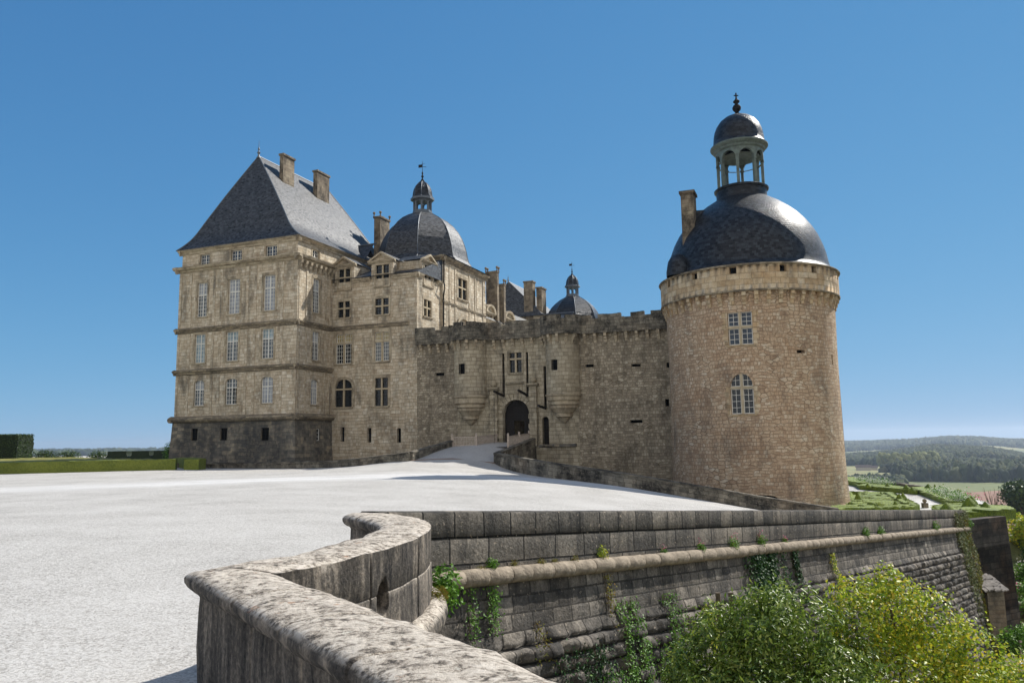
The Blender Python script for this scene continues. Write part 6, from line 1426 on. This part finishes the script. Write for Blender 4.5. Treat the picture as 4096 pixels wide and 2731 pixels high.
AA, RR = np.meshgrid(azs, rs, indexing='ij'); TX, TY = RR * np.sin(AA), RR * np.cos(AA); TZ = terr(TX, TY)
ii = np.arange(AA.size).reshape(AA.shape); f4 = np.stack([ii[:-1, :-1].ravel(), ii[1:, :-1].ravel(), ii[1:, 1:].ravel(), ii[:-1, 1:].ravel()], 1)
def land():
    k = NT('countryside'); p = k.pos(); sp = k.n('SeparateXYZ', None, Vector=p)
    n1 = k.noise(p, .0022, 5., .6); n2 = k.noise(p, .05, 4., .7)
    c = k.ramp(k.math('ADD', k.math('MULTIPLY', n1, .8), k.math('MULTIPLY', n2, .2)), [(.38, C(70, 84, 40)), (.48, C(98, 108, 56)), (.56, C(146, 136, 90)), (.64, C(104, 116, 60))])
    r = k.n('VectorMath', dict(operation='LENGTH'), i0=p).outputs['Value']
    brown = k.mix(k.rng(k.noise(p, .15, 5., .7), .35, .65), C(126, 92, 74), C(150, 114, 92)); green = k.mix(k.rng(k.noise(p, .04, 4., .7), .35, .65), C(92, 104, 56), C(116, 118, 70))
    az = k.math('ARCTAN2', sp.outputs[0], sp.outputs[1])
    edge = k.math('SUBTRACT', r, k.math('MULTIPLY', k.math('SUBTRACT', az, .527), 1600.))   # slanting field boundary
    fld = k.mix(k.rng(edge, 958., 962.), brown, green)
    inr = k.math('MULTIPLY', k.rng(r, 180., 200.), k.rng(r, 1185., 1200., 1., 0.)); inr = k.math('MULTIPLY', inr, k.rng(az, .44, .45))
    c = k.mix(inr, c, fld)
    soil = k.mix(k.rng(k.noise(p, 1.2, 5., .7), .4, .6), C(70, 78, 40), C(118, 104, 78)); c = k.mix(k.rng(r, 150., 190., 1., 0.), c, soil)
    k.set(k.b.inputs['Base Color'], c); k.bump(n2, 1.5); return k.m
tag(mesh_np('terrain', np.stack([TX.ravel(), TY.ravel(), TZ.ravel()], 1), f4, land(), smooth=True), kind='structure')
# woods: many small crowns, each a lumpy low dome
def ico():
    import bmesh
    bm = bmesh.new(); bmesh.ops.create_icosphere(bm, subdivisions=2, radius=1); V = np.array([v.co[:] for v in bm.verts]); Fc = np.array([[v.index for v in f.verts] for f in bm.faces]); bm.free(); return V, Fc
IV, IF = ico()
def woods(name, label, spots, rad, hgt, mat, smooth=True):
    n = len(spots); s = np.asarray(spots); Z = terr(s[:, 0], s[:, 1])
    R1 = rad * rng.uniform(.6, 1.3, n); H1 = hgt * rng.uniform(.7, 1.15, n)
    lump = 1 + .22 * rng.normal(size=(n, len(IV)))
    v = IV[None] * lump[..., None] * np.stack([R1, R1, H1 * .62], 1)[:, None, :] + np.stack([s[:, 0], s[:, 1], Z + H1 * .45], 1)[:, None, :]
    f = IF[None] + (np.arange(n) * len(IV))[:, None, None]
    o = mesh_np(name, v.reshape(-1, 3), f.reshape(-1, 3), mat, smooth=False); tag(o, label, 'woodland', kind='stuff')
def fmat(name, cols):
    k = NT(name); g = k.n('NewGeometry'); p = g.outputs['Position']
    f = k.math('ADD', k.math('MULTIPLY', g.outputs['Random Per Island'], .45), k.math('ADD', k.math('MULTIPLY', k.noise(p, .5, 3., .8), .3), k.math('MULTIPLY', k.noise(p, .006, 3.), .3)))
    k.set(k.b.inputs['Base Color'], k.ramp(f, [(.25 + .55 * i / (len(cols) - 1), c) for i, c in enumerate(cols)])); k.bump(k.noise(p, .9, 4., .8), 1.2); return k.m
FM = fmat('wood_crowns', [C(20, 30, 15), C(32, 46, 22), C(46, 60, 28), C(66, 76, 38), C(92, 88, 48)])
def sector(n, a0, a1, r0, r1, thr=-.2, sc=330):
    out = []
    while len(out) < n:
        a = R(rnd.uniform(a0, a1)); r = math.sqrt(rnd.uniform(r0 * r0, r1 * r1)); x, y = r * math.sin(a), r * math.cos(a)
        if mnoise.noise(Vector((x / sc, y / sc, 7))) > thr: out.append((x, y))
    return out
woods('near_wood', 'dark wood edge beyond the green field on the right', sector(2000, 26.2, 37, 1190, 1420, -.9), 6, 17, FM)
woods('near_wood', 'scrubby wood running down behind the right garden', sector(900, 20.5, 26.5, 500, 1180, -.9), 5, 10, FM)
woods('valley_wood', 'mixed woods with clearings in the valley below the hills', sector(2600, 20, 37, 1420, 2000, .16, 220), 6, 13, FM)
woods('hill_forest', 'continuous forest covering the middle hill on the right', sector(10000, 20.5, 36, 1950, 2750, -.2, 260), 6, 13, FM)
woods('ridge_forest', 'far blue forested ridge under the sky on the right', sector(6000, 21, 36, 4000, 5400, -.25, 500), 11, 20, FM)
woods('far_wood', 'hazy strip of far woods under the sky on the left', sector(1300, -36, -21, 3000, 6600, .0, 600), 22, 22, FM)
PM = fmat('poplar_crowns', [C(96, 104, 60), C(124, 128, 78), C(142, 142, 92)])
for k_, (a, r, lab) in enumerate(((25.4, 1560, 'pale green poplar clump left of the others in the valley'), (26.2, 1540, 'largest pale green poplar clump in the valley'), (27.4, 1580, 'pale green poplar clump right of the largest one'), (28.2, 1600, 'rightmost pale green poplar clump in the valley'))):
    x, y = r * math.sin(R(a)), r * math.cos(R(a)); rr = (12, 22, 14, 15)[k_]; z = float(terr(np.array([x]), np.array([y]))[0])
    n = 26; d = rng.normal(size=(n, 3)); d /= np.linalg.norm(d, axis=1, keepdims=True); cen = d * np.array([rr * .8, rr * .6, 8]) + np.array([x, y, z + 17])
    v = (IV[None] * (1 + .2 * rng.normal(size=(n, len(IV))))[..., None] * np.array([rr * .34, rr * .34, 6.5]) + cen[:, None, :]).reshape(-1, 3); f = (IF[None] + (np.arange(n) * len(IV))[:, None, None]).reshape(-1, 3)
    t_ = thing('poplar_clump', lab, 'tree', (x, y, z), group='pale poplars in the valley'); mesh_np('crown', v - np.array([x, y, z]), f, PM, t_)
    m = MB(); m.tube([(x, y, z - 2), (x, y, z + 14)], [.8, .4], 6); m.build('trunk', M['bark'], t_)
for a, r, s_, lab in ((24.2, 1500, 1., 'small grey-roofed farmhouse in the valley, left of the poplars'), (24.7, 1520, .8, 'smaller farm building beside the grey-roofed farmhouse'), (-32.5, 2400, 1.6, 'low white farm building far away on the left horizon')):
    x, y = r * math.sin(R(a)), r * math.cos(R(a)); z = float(terr(np.array([x]), np.array([y]))[0]); t_ = thing('farmhouse', lab, 'house', (x, y, z), R(-a)); L_ = lambda p, q, zz: Vector((x + (p * math.cos(R(a)) + q * math.sin(R(a))) * s_, y + (-p * math.sin(R(a)) + q * math.cos(R(a))) * s_, z + zz * s_))
    m = MB(); m.box(L_, -12, 12, -4, 4, -3, 5.5); m.build('wall', plain('farm_wall', C(190, 180, 165)), t_); m = MB()
    m.face([L_(-13, -5, 5.3), L_(13, -5, 5.3), L_(13, 0, 10), L_(-13, 0, 10)]); m.face([L_(-13, 5, 5.3), L_(13, 5, 5.3), L_(13, 0, 10), L_(-13, 0, 10)]); m.face([L_(-12, -4, 5.4), L_(-12, 4, 5.4), L_(-12, 0, 9.8)]); m.build('roof', plain('farm_roof', C(110, 92, 84)), t_)
# air
def haze():
    m = MB(); m.box(W, -9000, 9000, -9000, 9000, -200, 60); k = NT('haze_air'); k.t.nodes.remove(k.b)
    v = k.n('VolumePrincipled', None, Color=(.72, .84, 1., 1), Density=HAZE, Anisotropy=.3); k.t.links.new(v.outputs[0], k.t.nodes['Material Output'].inputs['Volume'])
    tag(m.build('haze', k.m), kind='stuff')
HAZE = 9e-5
if HAZE: haze()
